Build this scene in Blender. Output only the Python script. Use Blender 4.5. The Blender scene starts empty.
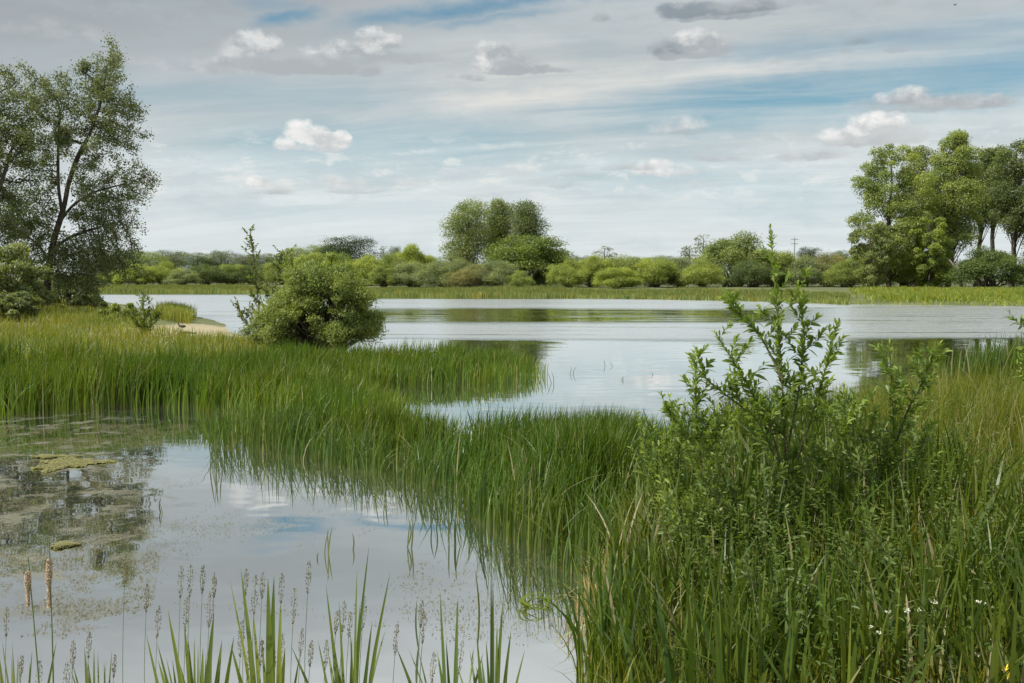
import bpy, math, random
import numpy as np

R = math.radians
random.seed(7)
rng = np.random.default_rng(7)
scene = bpy.context.scene
C = scene.collection

# ------------------------------------------------------------------ camera
F_PX, W_PX, H_PX = 983.0, 1024, 683
CAM = np.array([0.0, 0.0, 2.2])
PITCH = R(3.87)
cam_d = bpy.data.cameras.new('camera'); cam = bpy.data.objects.new('camera', cam_d); C.objects.link(cam)
cam.location = CAM; cam.rotation_euler = (R(90) - PITCH, 0, 0)
cam_d.sensor_width = 36; cam_d.lens = F_PX / W_PX * 36
cam_d.clip_start = 0.1; cam_d.clip_end = 6000
scene.camera = cam

# ------------------------------------------------------------------ exposure
vs = scene.view_settings
vs.view_transform = 'Standard'; vs.look = 'None'; vs.gamma = 1; vs.exposure = 0.37
vs.use_curve_mapping = False
scene.cycles.max_bounces = 6; scene.cycles.diffuse_bounces = 3; scene.cycles.glossy_bounces = 3
scene.cycles.transmission_bounces = 3; scene.cycles.transparent_max_bounces = 8
scene.cycles.sample_clamp_indirect = 4

# ------------------------------------------------------------------ sun
SUN_EL = R(50); SUN_DIR = np.array([-0.93, -0.30])      # horizontal direction TO the sun
SUN_DIR = SUN_DIR / np.linalg.norm(SUN_DIR)
to_sun = np.array([SUN_DIR[0]*math.cos(SUN_EL), SUN_DIR[1]*math.cos(SUN_EL), math.sin(SUN_EL)])
sd = bpy.data.lights.new('sun', 'SUN'); sd.energy = 5.0; sd.angle = R(1.0); sd.color = (1, 0.955, 0.87)
so = bpy.data.objects.new('sun', sd); C.objects.link(so)
from mathutils import Vector, Matrix
so.rotation_euler = Vector(to_sun).to_track_quat('Z', 'Y').to_euler()
so.location = (-30, -10, 40)

# ------------------------------------------------------------------ pixel helpers (layout taken from the photo, placed on real ground)
cp, sp = math.cos(PITCH), math.sin(PITCH)
def ray(px, py):
    a = (px - 512) / F_PX; b = -(py - 341.5) / F_PX
    return np.array([a, cp + b * sp, -sp + b * cp])
def gp(px, py, z=0.0):
    d = ray(px, py); t = (z - CAM[2]) / d[2]
    return CAM + d * t
def at(px, py, D):
    d = ray(px, py); return CAM + d * (D / d[1])
def azel(px, py):
    d = ray(px, py); return math.atan2(d[0], d[1]), math.atan2(d[2], math.hypot(d[0], d[1]))

# ------------------------------------------------------------------ world: Nishita blue with a procedural cloud cover
world = bpy.data.worlds.new('World'); scene.world = world; world.use_nodes = True
nt = world.node_tree; nt.nodes.clear()
class NT:
    def __init__(s, t): s.t = t
    def n(s, typ, **kw):
        x = s.t.nodes.new(typ)
        for k, v in kw.items(): setattr(x, k, v)
        return x
    def link(s, a, b): s.t.links.new(a, b)
    def set(s, sock, v):
        if isinstance(v, bpy.types.NodeSocket): s.t.links.new(v, sock)
        else: sock.default_value = v
    def math(s, op, a, b=0.0, c=0.0, clamp=False):
        x = s.n('ShaderNodeMath', operation=op, use_clamp=clamp)
        for i, v in enumerate((a, b, c)): s.set(x.inputs[i], v)
        return x.outputs[0]
    def vec(s, op, a, b=(0, 0, 0), scale=None):
        x = s.n('ShaderNodeVectorMath', operation=op); s.set(x.inputs[0], a); s.set(x.inputs[1], b)
        if scale is not None: s.set(x.inputs['Scale'], scale)
        return x.outputs[0]
    def sep(s, v):
        x = s.n('ShaderNodeSeparateXYZ'); s.set(x.inputs[0], v); return x.outputs
    def comb(s, a=0.0, b=0.0, c=0.0):
        x = s.n('ShaderNodeCombineXYZ')
        for i, v in enumerate((a, b, c)): s.set(x.inputs[i], v)
        return x.outputs[0]
    def noise(s, v, scale, detail=3, rough=0.5, dim='3D', out=0):
        x = s.n('ShaderNodeTexNoise', noise_dimensions=dim); s.set(x.inputs['Vector'], v)
        x.inputs['Scale'].default_value = scale; x.inputs['Detail'].default_value = detail
        x.inputs['Roughness'].default_value = rough
        return x.outputs[out]
    def mix(s, f, a, b, typ='MIX'):
        x = s.n('ShaderNodeMix', data_type='RGBA', blend_type=typ)
        s.set(x.inputs[0], f)
        for i, v in ((6, a), (7, b)):
            if not isinstance(v, bpy.types.NodeSocket) and len(v) == 3: v = (*v, 1)
            s.set(x.inputs[i], v)
        return x.outputs[2]
    def ss(s, v, lo, hi, a=0.0, b=1.0):
        x = s.n('ShaderNodeMapRange', interpolation_type='SMOOTHSTEP')
        s.set(x.inputs[0], v); s.set(x.inputs[1], lo); s.set(x.inputs[2], hi); s.set(x.inputs[3], a); s.set(x.inputs[4], b)
        return x.outputs[0]
    def lin(s, v, lo, hi, a=0.0, b=1.0):
        x = s.n('ShaderNodeMapRange'); s.set(x.inputs[0], v)
        for i, q in enumerate((lo, hi, a, b)): s.set(x.inputs[i + 1], q)
        return x.outputs[0]

SKY_STRENGTH = 0.1
w = NT(nt)
sky = w.n('ShaderNodeTexSky', sky_type='NISHITA'); sky.sun_disc = False
sky.sun_elevation = SUN_EL; sky.sun_rotation = math.atan2(SUN_DIR[0], SUN_DIR[1]) % (2 * math.pi)
sky.air_density = 1.0; sky.dust_density = 1.0; sky.ozone_density = 1.5
tc = w.n('ShaderNodeTexCoord').outputs['Generated']
sx, sy, sz = w.sep(tc)
az = w.math('ARCTAN2', sx, sy)
hor = w.math('SQRT', w.math('ADD', w.math('MULTIPLY', sx, sx), w.math('MULTIPLY', sy, sy)))
el = w.math('ARCTAN2', sz, hor)
P = w.comb(az, el, 0.0)
# streaky high layer, projected on a plane so that it draws together towards the horizon
zz = w.math('ADD', w.math('MAXIMUM', sz, 0.0), 0.10)
pl = w.comb(w.math('DIVIDE', sx, zz), w.math('DIVIDE', sy, zz), 0.0)
rot = w.n('ShaderNodeVectorRotate', rotation_type='Z_AXIS'); w.link(pl, rot.inputs[0]); rot.inputs['Angle'].default_value = R(16)
pl2 = w.vec('MULTIPLY', rot.outputs[0], (0.5, 1.5, 1.0))
wrp = w.noise(pl2, 0.9, 3, 0.55, out=1)
pl3 = w.vec('ADD', pl2, w.vec('SCALE', w.vec('SUBTRACT', wrp, (0.5, 0.5, 0.5)), scale=0.9))
hi1 = w.noise(pl3, 1.3, 7, 0.62)
hi2 = w.noise(w.vec('MULTIPLY', pl3, (1.0, 1.9, 1.0)), 1.7, 6, 0.6)
lowf = w.noise(w.vec('ADD', pl2, (7.3, 2.1, 0)), 0.45, 2, 0.5)
wispy = w.math('ADD', w.math('MULTIPLY', w.math('SUBTRACT', hi1, 0.5), 1.2), w.math('MULTIPLY', w.math('SUBTRACT', hi2, 0.5), 0.6))
# fine angular warp shared by bands and cumulus
angw = w.vec('SUBTRACT', w.noise(w.vec('MULTIPLY', P, (1, 1.6, 1)), 28, 4, 0.6, out=1), (0.5, 0.5, 0.5))
Pb = w.vec('ADD', P, w.vec('SCALE', w.vec('MULTIPLY', angw, (1, 0.5, 0)), scale=0.035))
bx, by, _ = w.sep(Pb)

def band(p0, p1, w0, amp, fall):
    (a0, e0), (a1, e1) = azel(*p0), azel(*p1)
    L = math.hypot(a1 - a0, e1 - e0); ux, uy = (a1 - a0) / L, (e1 - e0) / L
    dx_ = w.math('SUBTRACT', bx, a0); dy_ = w.math('SUBTRACT', by, e0)
    al = w.math('ADD', w.math('MULTIPLY', dx_, ux), w.math('MULTIPLY', dy_, uy))
    ac = w.math('ABSOLUTE', w.math('SUBTRACT', w.math('MULTIPLY', dx_, uy), w.math('MULTIPLY', dy_, ux)))
    m = w.ss(ac, w0 / F_PX * 1.2, 0.0)
    e = w.math('MULTIPLY', w.ss(al, -fall / F_PX, fall / F_PX), w.ss(al, L + fall / F_PX, L - fall / F_PX))
    return w.math('MULTIPLY', w.math('MULTIPLY', m, e), amp * 0.98)
blue = w.math('MULTIPLY', w.ss(w.math('ADD', w.math('ADD', lowf, w.math('MULTIPLY', wispy, 0.35)), 0.0), 0.55, 0.36), w.ss(el, 0.34, 0.6))
blue = w.math('MULTIPLY', blue, 0.3)
for b in [((620, 112), (1200, 45), 38, 0.85, 150), ((520, 118), (760, 100), 22, 0.45, 90), ((345, 22), (590, -12), 12, .8, 40),
          ((570, -8), (680, -18), 14, .8, 40), ((258, 22), (322, 12), 9, 0.95, 20), ((200, 150), (560, 140), 40, 0.5, 90),
          ((700, 62), (1100, 14), 22, 0.38, 60), ((230, 214), (480, 205), 12, 0.2, 60), ((240, 0), (310, 10), 9, 0.35, 20),
          ((520, 160), (860, 200), 40, 0.32, 80), ((60, 90), (420, 95), 26, .3, 60), ((600, 215), (850, 205), 12, 0.16, 80), ((860, 78), (1100, 62), 26, 0.75, 90),
          ((430, 25), (560, 8), 6, 0.5, 30)]:
    blue = w.math('MAXIMUM', blue, band(*b))
blue = w.math('MULTIPLY', blue, w.math('SUBTRACT', 1.0, w.math('MULTIPLY', wispy, 1.6)), clamp=True)
blue = w.math('SUBTRACT', blue, w.math('MULTIPLY', wispy, 0.12), clamp=True)

K = 1.0 / SKY_STRENGTH
def col(r, g, b): return (r * K, g * K, b * K)
hz = w.ss(el, 0.0, 0.27)
high = w.ss(el, 0.29, 0.50)
sheet = w.mix(hz, col(0.555, 0.60, 0.605), col(0.405, 0.445, 0.46))
# darker grey sheet towards the upper left, warmer cream in the middle
dk = w.math('MULTIPLY', w.ss(w.math('ADD', el, w.math('MULTIPLY', az, -0.20)), 0.16, 0.36), w.math('ADD', 0.95, wispy))
sheet = w.mix(w.math('MULTIPLY', dk, w.ss(az, 0.2, -0.25), clamp=True), sheet, col(0.275, 0.30, 0.32))
cream = band((420, 100), (900, 60), 60, 0.75, 120)
sheet = w.mix(w.math('MULTIPLY', cream, w.ss(wispy, -0.3, 0.25), clamp=True), sheet, col(0.565, 0.545, 0.505))
wsh = w.math('MULTIPLY', wispy, w.ss(el, 0.0, 0.12, 0.35, 1.0))
# brightness variation as colour-typed multiplies only
shade = w.ss(wsh, 0.42, -0.42)
def shaded(c): return w.mix(shade, w.mix(1.0, c, (1.15, 1.15, 1.15), 'MULTIPLY'), w.mix(1.0, c, (0.86, 0.86, 0.86), 'MULTIPLY'))
sheet = shaded(sheet)
gry = w.ss(w.noise(w.vec('MULTIPLY', Pb, (1, 3.2, 1)), 8, 5, 0.6), 0.45, 0.72)
sheet = w.mix(w.math('MULTIPLY', gry, 0.62), sheet, w.mix(hz, col(0.43, 0.50, 0.53), col(0.32, 0.38, 0.41)))
nish = w.mix(1.0, sky.outputs[0], (0.56, 0.80, 0.77), 'MULTIPLY')
bluec = w.mix(w.ss(el, 0.04, 0.17), col(0.40, 0.54, 0.61), nish)
sheet = w.mix(high, sheet, w.mix(shade, col(0.80, 0.82, 0.83), col(0.60, 0.62, 0.63)))
cur = w.mix(blue, sheet, bluec)

# individual cumulus clouds
cn = w.noise(w.vec('MULTIPLY', P, (1, 1.4, 1)), 38, 6, 0.6)
cnb = w.noise(w.vec('ADD', w.vec('MULTIPLY', P, (1, 1.5, 1)), (0.006, -0.008, 0)), 38, 4, 0.55)
cn_c = w.math('MULTIPLY', w.math('SUBTRACT', cn, 0.5), 1.65)
bil = w.math('MULTIPLY', w.math('SUBTRACT', cn, cnb), 3.2)
Pc = w.vec('ADD', P, w.vec('SCALE', w.vec('MULTIPLY', angw, (1, 0.7, 0)), scale=0.016))
GREY, LG, WH = col(0.36, 0.385, 0.405), col(0.47, 0.48, 0.48), col(0.80, 0.79, 0.765)
DG = col(0.20, 0.235, 0.265); MW = col(0.64, 0.635, 0.615)
cums = [  # px, py, rx, ry, opacity, shaded colour, lit colour: small lumps heaped into clouds, back to front
    (60, 34, 60, 12, 0.35, GREY, LG), (145, 18, 50, 10, 0.3, GREY, LG),
    (205, 70, 62, 9, 0.75, GREY, LG), (300, 70, 80, 9, 0.85, GREY, GREY), (235, 62, 24, 12, 0.8, GREY, MW), (258, 48, 24, 15, 0.85, GREY, MW), (232, 56, 16, 12, 0.6, GREY, LG),
    (398, 60, 40, 8, 0.75, GREY, GREY), (345, 52, 40, 9, 0.85, GREY, MW), (378, 44, 22, 12, 0.9, GREY, MW), (325, 56, 22, 8, 0.8, GREY, MW), (350, 62, 50, 7, 0.7, GREY, GREY),
    (515, 72, 34, 8, 0.95, GREY, GREY), (548, 72, 24, 5, 0.9, GREY, GREY), (466, 79, 20, 5, 0.85, GREY, LG), (505, 60, 22, 14, 1.0, GREY, LG), (494, 56, 18, 13, 1.0, GREY, MW), (484, 69, 14, 9, 0.9, GREY, MW), (518, 66, 20, 10, 0.8, GREY, GREY),
    (672, 52, 24, 11, 0.95, DG, GREY), (714, 50, 22, 10, 0.95, GREY, LG), (694, 47, 22, 13, 0.95, GREY, MW), (690, 57, 36, 6, 0.85, GREY, GREY),
    (690, 13, 36, 9, 0.9, DG, DG), (745, 9, 42, 8, 0.9, DG, GREY), (720, 17, 55, 6, 0.8, DG, DG), (640, 18, 18, 5, 0.5, GREY, GREY), (600, 19, 8, 5, 0.8, DG, GREY), (790, 4, 30, 7, 0.7, GREY, GREY),
    (857, 42, 13, 6, 0.75, DG, GREY), (848, 50, 7, 6, 0.6, GREY, GREY), (895, 50, 12, 5, 0.55, GREY, GREY), (775, 62, 10, 5, 0.5, GREY, LG), (884, 4, 12, 8, 0.6, GREY, GREY),
    (975, 104, 28, 9, 0.9, GREY, LG), (998, 101, 10, 8, 0.8, GREY, LG), (935, 104, 30, 10, 0.9, GREY, LG), (905, 100, 26, 11, 0.85, GREY, MW), (875, 106, 26, 8, 0.8, GREY, LG), (918, 110, 50, 7, 0.7, GREY, GREY),
    (885, 142, 40, 11, 0.9, LG, LG), (882, 126, 22, 12, 1.0, LG, WH), (862, 130, 22, 12, 1.0, LG, WH), (840, 137, 18, 9, 0.9, LG, WH), (868, 143, 40, 7, 0.75, GREY, LG), (800, 157, 34, 6, 0.6, GREY, LG), (835, 156, 30, 5, 0.5, GREY, LG),
    (665, 130, 18, 8, 0.7, LG, MW), (690, 126, 18, 9, 0.8, LG, MW), (680, 134, 30, 5, 0.6, GREY, LG), (722, 159, 26, 6, 0.7, GREY, LG),
    (680, 173, 24, 8, 0.7, LG, MW), (656, 170, 18, 10, 0.85, LG, WH), (625, 168, 30, 5, 0.6, GREY, LG), (700, 187, 30, 6, 0.5, LG, MW),
    (328, 144, 22, 9, 1.0, LG, WH), (342, 140, 9, 8, 0.9, LG, WH), (314, 140, 18, 12, 1.0, LG, WH), (300, 136, 15, 14, 1.0, MW, WH), (284, 146, 11, 7, 0.9, LG, WH), (312, 150, 32, 5, 0.8, LG, MW),
    (272, 189, 18, 7, 0.8, LG, WH), (258, 184, 15, 8, 0.9, LG, WH), (246, 188, 12, 5, 0.7, LG, WH), (262, 193, 26, 4, 0.7, GREY, LG), (345, 184, 30, 8, 0.65, LG, MW), (332, 181, 14, 7, 0.6, LG, MW), (350, 191, 32, 4, 0.5, GREY, LG), (405, 183, 12, 6, 0.6, LG, MW),
    (510, 174, 24, 8, 0.6, LG, MW), (545, 185, 36, 6, 0.45, GREY, LG), (580, 175, 28, 5, 0.45, GREY, LG), (460, 172, 28, 5, 0.4, LG, MW), (945, 178, 26, 8, 0.65, LG, WH)]
VAL = {GREY: .345, LG: .475, WH: .70, DG: .225, MW: .60}
acc_v, acc_a = 0.0, 0.0
pcx, pcy, _ = w.sep(Pc)
for (px, py, rx, ry, op, cs, cl) in cums:      # all in single floats: colours are looked up once, at the end
    a0, e0 = azel(px, py)
    kx_, ky_ = F_PX / (rx * 1.5), F_PX / (ry * 1.55)
    # the tiny term ties each lump to the one before it, so that the shader compiler works through them in order
    qx = w.math('MULTIPLY_ADD', w.math('MULTIPLY_ADD', acc_a, 1e-7, pcx), kx_, -a0 * kx_)
    qy = w.math('MULTIPLY_ADD', w.math('MULTIPLY_ADD', acc_a, 1e-7, pcy), ky_, -e0 * ky_)
    qd = w.math('MAXIMUM', qy, w.math('MULTIPLY', qy, -2.6))
    F = w.math('ADD', w.math('SUBTRACT', 0.72, w.math('MULTIPLY_ADD', qx, qx, w.math('MULTIPLY', qd, qd))), cn_c)
    dens = w.ss(F, 0.0, 0.62 if op > .8 else 1.0, 0.0, op)
    lit = w.math('ADD', w.math('MULTIPLY_ADD', qy, 0.70, w.math('MULTIPLY_ADD', qx, -0.32, bil)), 0.34, clamp=True)
    val = w.math('MULTIPLY_ADD', lit, VAL[cl] - VAL[cs], VAL[cs])
    acc_v = w.math('MULTIPLY_ADD', dens, w.math('SUBTRACT', val, acc_v), acc_v)
    acc_a = w.math('MULTIPLY_ADD', dens, w.math('SUBTRACT', 1.0, acc_a), acc_a)
cv = w.lin(w.math('DIVIDE', acc_v, w.math('MAXIMUM', acc_a, .001)), .225, .80)
mot = w.noise(w.vec('MULTIPLY', Pb, (1, 3.0, 1)), 24, 5, 0.6)
motz = w.math('MULTIPLY', w.ss(el, 0.055, 0.09), w.ss(el, 0.15, 0.115))
cur = w.mix(w.math('MULTIPLY', w.math('MULTIPLY', w.ss(mot, 0.52, 0.66), motz), 0.5), cur, col(0.66, 0.66, 0.64))
cur = w.mix(w.math('MULTIPLY', w.math('MULTIPLY', w.ss(mot, 0.46, 0.36), motz), 0.35), cur, col(0.40, 0.46, 0.50))
cur = w.mix(acc_a, cur, w.mix(cv, col(0.20, 0.235, 0.265), col(0.81, 0.80, 0.775)))
bg = w.n('ShaderNodeBackground'); w.link(cur, bg.inputs[0]); bg.inputs[1].default_value = SKY_STRENGTH
out = w.n('ShaderNodeOutputWorld'); w.link(bg.outputs[0], out.inputs[0])
world.cycles.sampling_method = 'MANUAL'; world.cycles.sample_map_resolution = 512

# ------------------------------------------------------------------ materials
def new_mat(name):
    m = bpy.data.materials.new(name); m.use_nodes = True; m.node_tree.nodes.clear(); return m, NT(m.node_tree)
def leaf_material(name, transl=0.40, gloss=0.022):
    """leaf colour = the object's own colour, varied from leaf to leaf by the 'tint' attribute"""
    m, t = new_mat(name)
    oi = t.n('ShaderNodeObjectInfo').outputs['Color']
    a = t.n('ShaderNodeAttribute', attribute_name='tint').outputs['Fac']
    c = t.mix(a, t.vec('MULTIPLY', oi, (0.62, 0.70, 0.85)), t.vec('MULTIPLY', oi, (1.5, 1.32, 1.05)))
    d = t.n('ShaderNodeBsdfDiffuse'); t.link(c, d.inputs[0])
    tr = t.n('ShaderNodeBsdfTranslucent'); t.link(t.vec('MULTIPLY', c, (1.35, 1.4, 0.55)), tr.inputs[0])
    mx = t.n('ShaderNodeMixShader'); mx.inputs[0].default_value = transl; t.link(d.outputs[0], mx.inputs[1]); t.link(tr.outputs[0], mx.inputs[2])
    g = t.n('ShaderNodeBsdfGlossy'); g.inputs['Roughness'].default_value = 0.5; g.inputs['Color'].default_value = (1, 1, 1, 1)
    m2 = t.n('ShaderNodeMixShader'); m2.inputs[0].default_value = gloss; t.link(mx.outputs[0], m2.inputs[1]); t.link(g.outputs[0], m2.inputs[2])
    o = t.n('ShaderNodeOutputMaterial'); t.link(m2.outputs[0], o.inputs[0])
    return m
M_LEAF = leaf_material('foliage')
def blade_material(name, straw=0.93, low=(0.13, 0.13, 0.045), lowto=0.16, lo=(0.60, 0.72, 0.9), hi=(1.55, 1.30, 1.0)):
    m, t = new_mat(name)
    oi = t.n('ShaderNodeObjectInfo').outputs['Color']
    a = t.n('ShaderNodeAttribute', attribute_name='tint').outputs['Fac']
    al = t.n('ShaderNodeAttribute', attribute_name='along').outputs['Fac']
    c = t.mix(a, t.vec('MULTIPLY', oi, lo), t.vec('MULTIPLY', oi, hi))
    # patches of the bed differ a little in colour, as neighbouring plants do
    pn = t.noise(t.n('ShaderNodeNewGeometry').outputs['Position'], 0.8, 2, 0.5)
    c = t.mix(t.ss(pn, 0.35, 0.7, 0.0, 0.75), c, t.vec('MULTIPLY', c, (1.55, 1.12, 0.8)))
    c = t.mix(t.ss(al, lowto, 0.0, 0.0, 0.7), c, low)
    c = t.mix(t.ss(a, straw, straw + 0.02), c, (0.30, 0.255, 0.15))
    d = t.n('ShaderNodeBsdfDiffuse'); t.link(c, d.inputs[0])
    tr = t.n('ShaderNodeBsdfTranslucent'); t.link(t.vec('MULTIPLY', c, (1.3, 1.35, 0.6)), tr.inputs[0])
    mx = t.n('ShaderNodeMixShader'); mx.inputs[0].default_value = 0.32; t.link(d.outputs[0], mx.inputs[1]); t.link(tr.outputs[0], mx.inputs[2])
    g = t.n('ShaderNodeBsdfGlossy'); g.inputs['Roughness'].default_value = 0.45
    m2 = t.n('ShaderNodeMixShader'); m2.inputs[0].default_value = 0.03; t.link(mx.outputs[0], m2.inputs[1]); t.link(g.outputs[0], m2.inputs[2])
    o = t.n('ShaderNodeOutputMaterial'); t.link(m2.outputs[0], o.inputs[0])
    return m
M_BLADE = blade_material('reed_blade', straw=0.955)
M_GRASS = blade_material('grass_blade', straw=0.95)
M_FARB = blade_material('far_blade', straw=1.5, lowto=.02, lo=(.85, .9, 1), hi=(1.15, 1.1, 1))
def bark_material(name, c1, c2, scale=8):
    m, t = new_mat(name)
    p = t.n('ShaderNodeTexCoord').outputs['Object']
    n = t.noise(t.vec('MULTIPLY', p, (1, 1, 0.25)), scale, 5, 0.65)
    c = t.mix(t.ss(n, 0.35, 0.65), c1, c2)
    b = t.n('ShaderNodeBsdfPrincipled'); t.link(c, b.inputs['Base Color']); b.inputs['Roughness'].default_value = 0.9
    bp = t.n('ShaderNodeBump'); bp.inputs['Strength'].default_value = 0.6; bp.inputs['Distance'].default_value = 0.02
    t.link(n, bp.inputs['Height']); t.link(bp.outputs[0], b.inputs['Normal'])
    o = t.n('ShaderNodeOutputMaterial'); t.link(b.outputs[0], o.inputs[0]); return m
M_BARK = bark_material('bark', (0.035, 0.028, 0.02), (0.11, 0.09, 0.065))
M_BARKP = bark_material('pale_bark', (0.13, 0.115, 0.09), (0.28, 0.26, 0.22))
M_TWIG = bark_material('willow_twig', (0.06, 0.06, 0.025), (0.13, 0.12, 0.05), 40)
def plain(name, c, rough=0.8, var=0.3, scale=30):
    m, t = new_mat(name)
    n = t.noise(t.n('ShaderNodeTexCoord').outputs['Object'], scale, 3, 0.6)
    cc = t.mix(n, tuple(x * (1 - var) for x in c), tuple(min(1, x * (1 + var)) for x in c))
    b = t.n('ShaderNodeBsdfPrincipled'); t.link(cc, b.inputs['Base Color']); b.inputs['Roughness'].default_value = rough
    o = t.n('ShaderNodeOutputMaterial'); t.link(b.outputs[0], o.inputs[0]); return m
M_FLUFF = plain('seed_fluff', (0.55, 0.43, 0.31), 1.0, 0.35, 120)
M_SEED = plain('grass_seed', (0.16, 0.14, 0.085), 0.9, 0.4, 200)
M_STEM = plain('green_stem', (0.09, 0.14, 0.035), 0.6, 0.3, 40)
M_WHITE = plain('white_petal', (0.50, 0.50, 0.38), 0.7, 0.1)
M_YELLOW = plain('yellow_petal', (0.85, 0.60, 0.03), 0.6, 0.15)
M_BIRD = plain('dark_plumage', (0.03, 0.028, 0.026), 0.7)
M_METAL = plain('grey_metal', (0.22, 0.23, 0.24), 0.6, 0.1)
M_BEAK = plain('beak', (0.5, 0.3, 0.08), 0.5)

# ------------------------------------------------------------------ mesh helpers
def make_mesh(name, V, Q, mat, tint=None, along=None, smooth=False):
    V = np.asarray(V, np.float32); Q = np.asarray(Q, np.int32); k = Q.shape[1]
    me = bpy.data.meshes.new(name)
    me.vertices.add(len(V)); me.vertices.foreach_set('co', V.ravel())
    me.loops.add(Q.size); me.loops.foreach_set('vertex_index', Q.ravel())
    me.polygons.add(len(Q)); me.polygons.foreach_set('loop_start', np.arange(0, Q.size, k, dtype=np.int32))
    me.update(calc_edges=True)
    if smooth: me.polygons.foreach_set('use_smooth', np.ones(len(Q), bool))
    for nm, a in (('tint', tint), ('along', along)):
        if a is not None:
            at_ = me.attributes.new(nm, 'FLOAT', 'POINT'); at_.data.foreach_set('value', np.asarray(a, np.float32))
    me.materials.append(mat)
    return me
def obj(name, me, parent=None, color=None, loc=None):
    o = bpy.data.objects.new(name, me); C.objects.link(o)
    if parent is not None: o.parent = parent
    if color is not None: o.color = (*color, 1)
    if loc is not None: o.location = loc
    return o
def tag(o, label=None, cat=None, group=None, kind=None):
    if label: o['label'] = label
    if cat: o['category'] = cat
    if group: o['group'] = group
    if kind: o['kind'] = kind
    return o
def thing(name, label, cat, loc=(0, 0, 0), rotz=0, group=None, scale=None):
    o = bpy.data.objects.new(name, None); C.objects.link(o); o.location = loc; o.rotation_euler = (0, 0, rotz)
    o.empty_display_size = 0.2
    if scale is not None: o.scale = scale
    return tag(o, label, cat, group)
def unit(v): return v / np.maximum(np.linalg.norm(v, axis=-1, keepdims=True), 1e-9)

def leaves(c, L, Wd, nrm=None, nb=0.0, axis=None, ab=0.0, r=rng):
    """diamond leaves: centres c (N,3), length, width; nrm/axis bias the facing and the pointing"""
    N = len(c); L = np.broadcast_to(L, N)[:, None]; Wd = np.broadcast_to(Wd, N)[:, None]
    n = unit(r.normal(size=(N, 3)))
    if nrm is not None: n = unit(n + nb * nrm)
    a = unit(r.normal(size=(N, 3)))
    if axis is not None: a = unit(a + ab * axis)
    a = unit(a - n * (a * n).sum(1, keepdims=True)); b = np.cross(n, a)
    p0 = c - a * L * .5; p2 = c + a * L * .5
    p1 = c + b * Wd * .5 + n * Wd * .18 - a * L * .05; p3 = c - b * Wd * .5 + n * Wd * .18 - a * L * .05
    V = np.stack([p0, p1, p2, p3], 1).reshape(-1, 3)
    return V, np.arange(4 * N).reshape(-1, 4)
def tubes(p0, r0, p1, r1, k=6):
    p0 = np.asarray(p0, float); p1 = np.asarray(p1, float); r0 = np.asarray(r0, float); r1 = np.asarray(r1, float)
    d = unit(p1 - p0); h = np.where(np.abs(d[:, 2:3]) > .9, np.array([[1., 0, 0]]), np.array([[0, 0, 1.]]))
    u = unit(np.cross(d, h)); v = np.cross(d, u); N = len(p0)
    an = np.arange(k) * 2 * np.pi / k; ring = u[:, None] * np.cos(an)[None, :, None] + v[:, None] * np.sin(an)[None, :, None]
    A = p0[:, None] + ring * r0[:, None, None]; B = p1[:, None] + ring * r1[:, None, None]
    V = np.concatenate([A, B], 1).reshape(-1, 3)
    i = np.arange(k); q = np.stack([i, (i + 1) % k, k + (i + 1) % k, k + i], 1)
    Q = (np.arange(N) * 2 * k)[:, None, None] + q[None]
    return V, Q.reshape(-1, 4)
def join(parts):
    Vs, Qs, o = [], [], 0
    for V, Q in parts: Vs.append(V); Qs.append(Q + o); o += len(V)
    return np.concatenate(Vs), np.concatenate(Qs)
def pathtube(pts, r0, r1, k=6):
    """one continuous tapered tube along a path"""
    pts = np.asarray(pts, float); n = len(pts); rr = np.linspace(r0, r1, n) if np.isscalar(r0) else np.asarray(r0)
    d = unit(np.gradient(pts, axis=0)); h = np.array([0.37, 0.92, 0.1])
    u = unit(np.cross(d, h)); v = np.cross(d, u); an = np.arange(k) * 2 * np.pi / k
    V = (pts[:, None] + (u[:, None] * np.cos(an)[None, :, None] + v[:, None] * np.sin(an)[None, :, None]) * rr[:, None, None]).reshape(-1, 3)
    i = np.arange(k); q = np.stack([i, (i + 1) % k, k + (i + 1) % k, k + i], 1)
    Q = (np.arange(n - 1) * k)[:, None, None] + q[None]
    return V, Q.reshape(-1, 4)
def spline(pts, n=24):
    pts = np.asarray(pts, float); t = np.linspace(0, 1, len(pts)); T = np.linspace(0, 1, n)
    P = np.stack([np.interp(T, t, pts[:, i]) for i in range(3)], 1)
    for _ in range(3): P[1:-1] = (P[:-2] + 2 * P[1:-1] + P[2:]) / 4
    return P
def ellipsoid_mesh(cx, cy, cz, rx, ry, rz, nu=12, nv=8):
    th = np.linspace(0.02, math.pi - .02, nv); ph = np.arange(nu) * 2 * np.pi / nu
    V = np.array([[cx + rx * math.sin(a) * math.cos(b), cy + ry * math.sin(a) * math.sin(b), cz + rz * math.cos(a)] for a in th for b in ph])
    Q = [[i * nu + j, i * nu + (j + 1) % nu, (i + 1) * nu + (j + 1) % nu, (i + 1) * nu + j] for i in range(nv - 1) for j in range(nu)]
    return V, np.array(Q)

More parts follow.
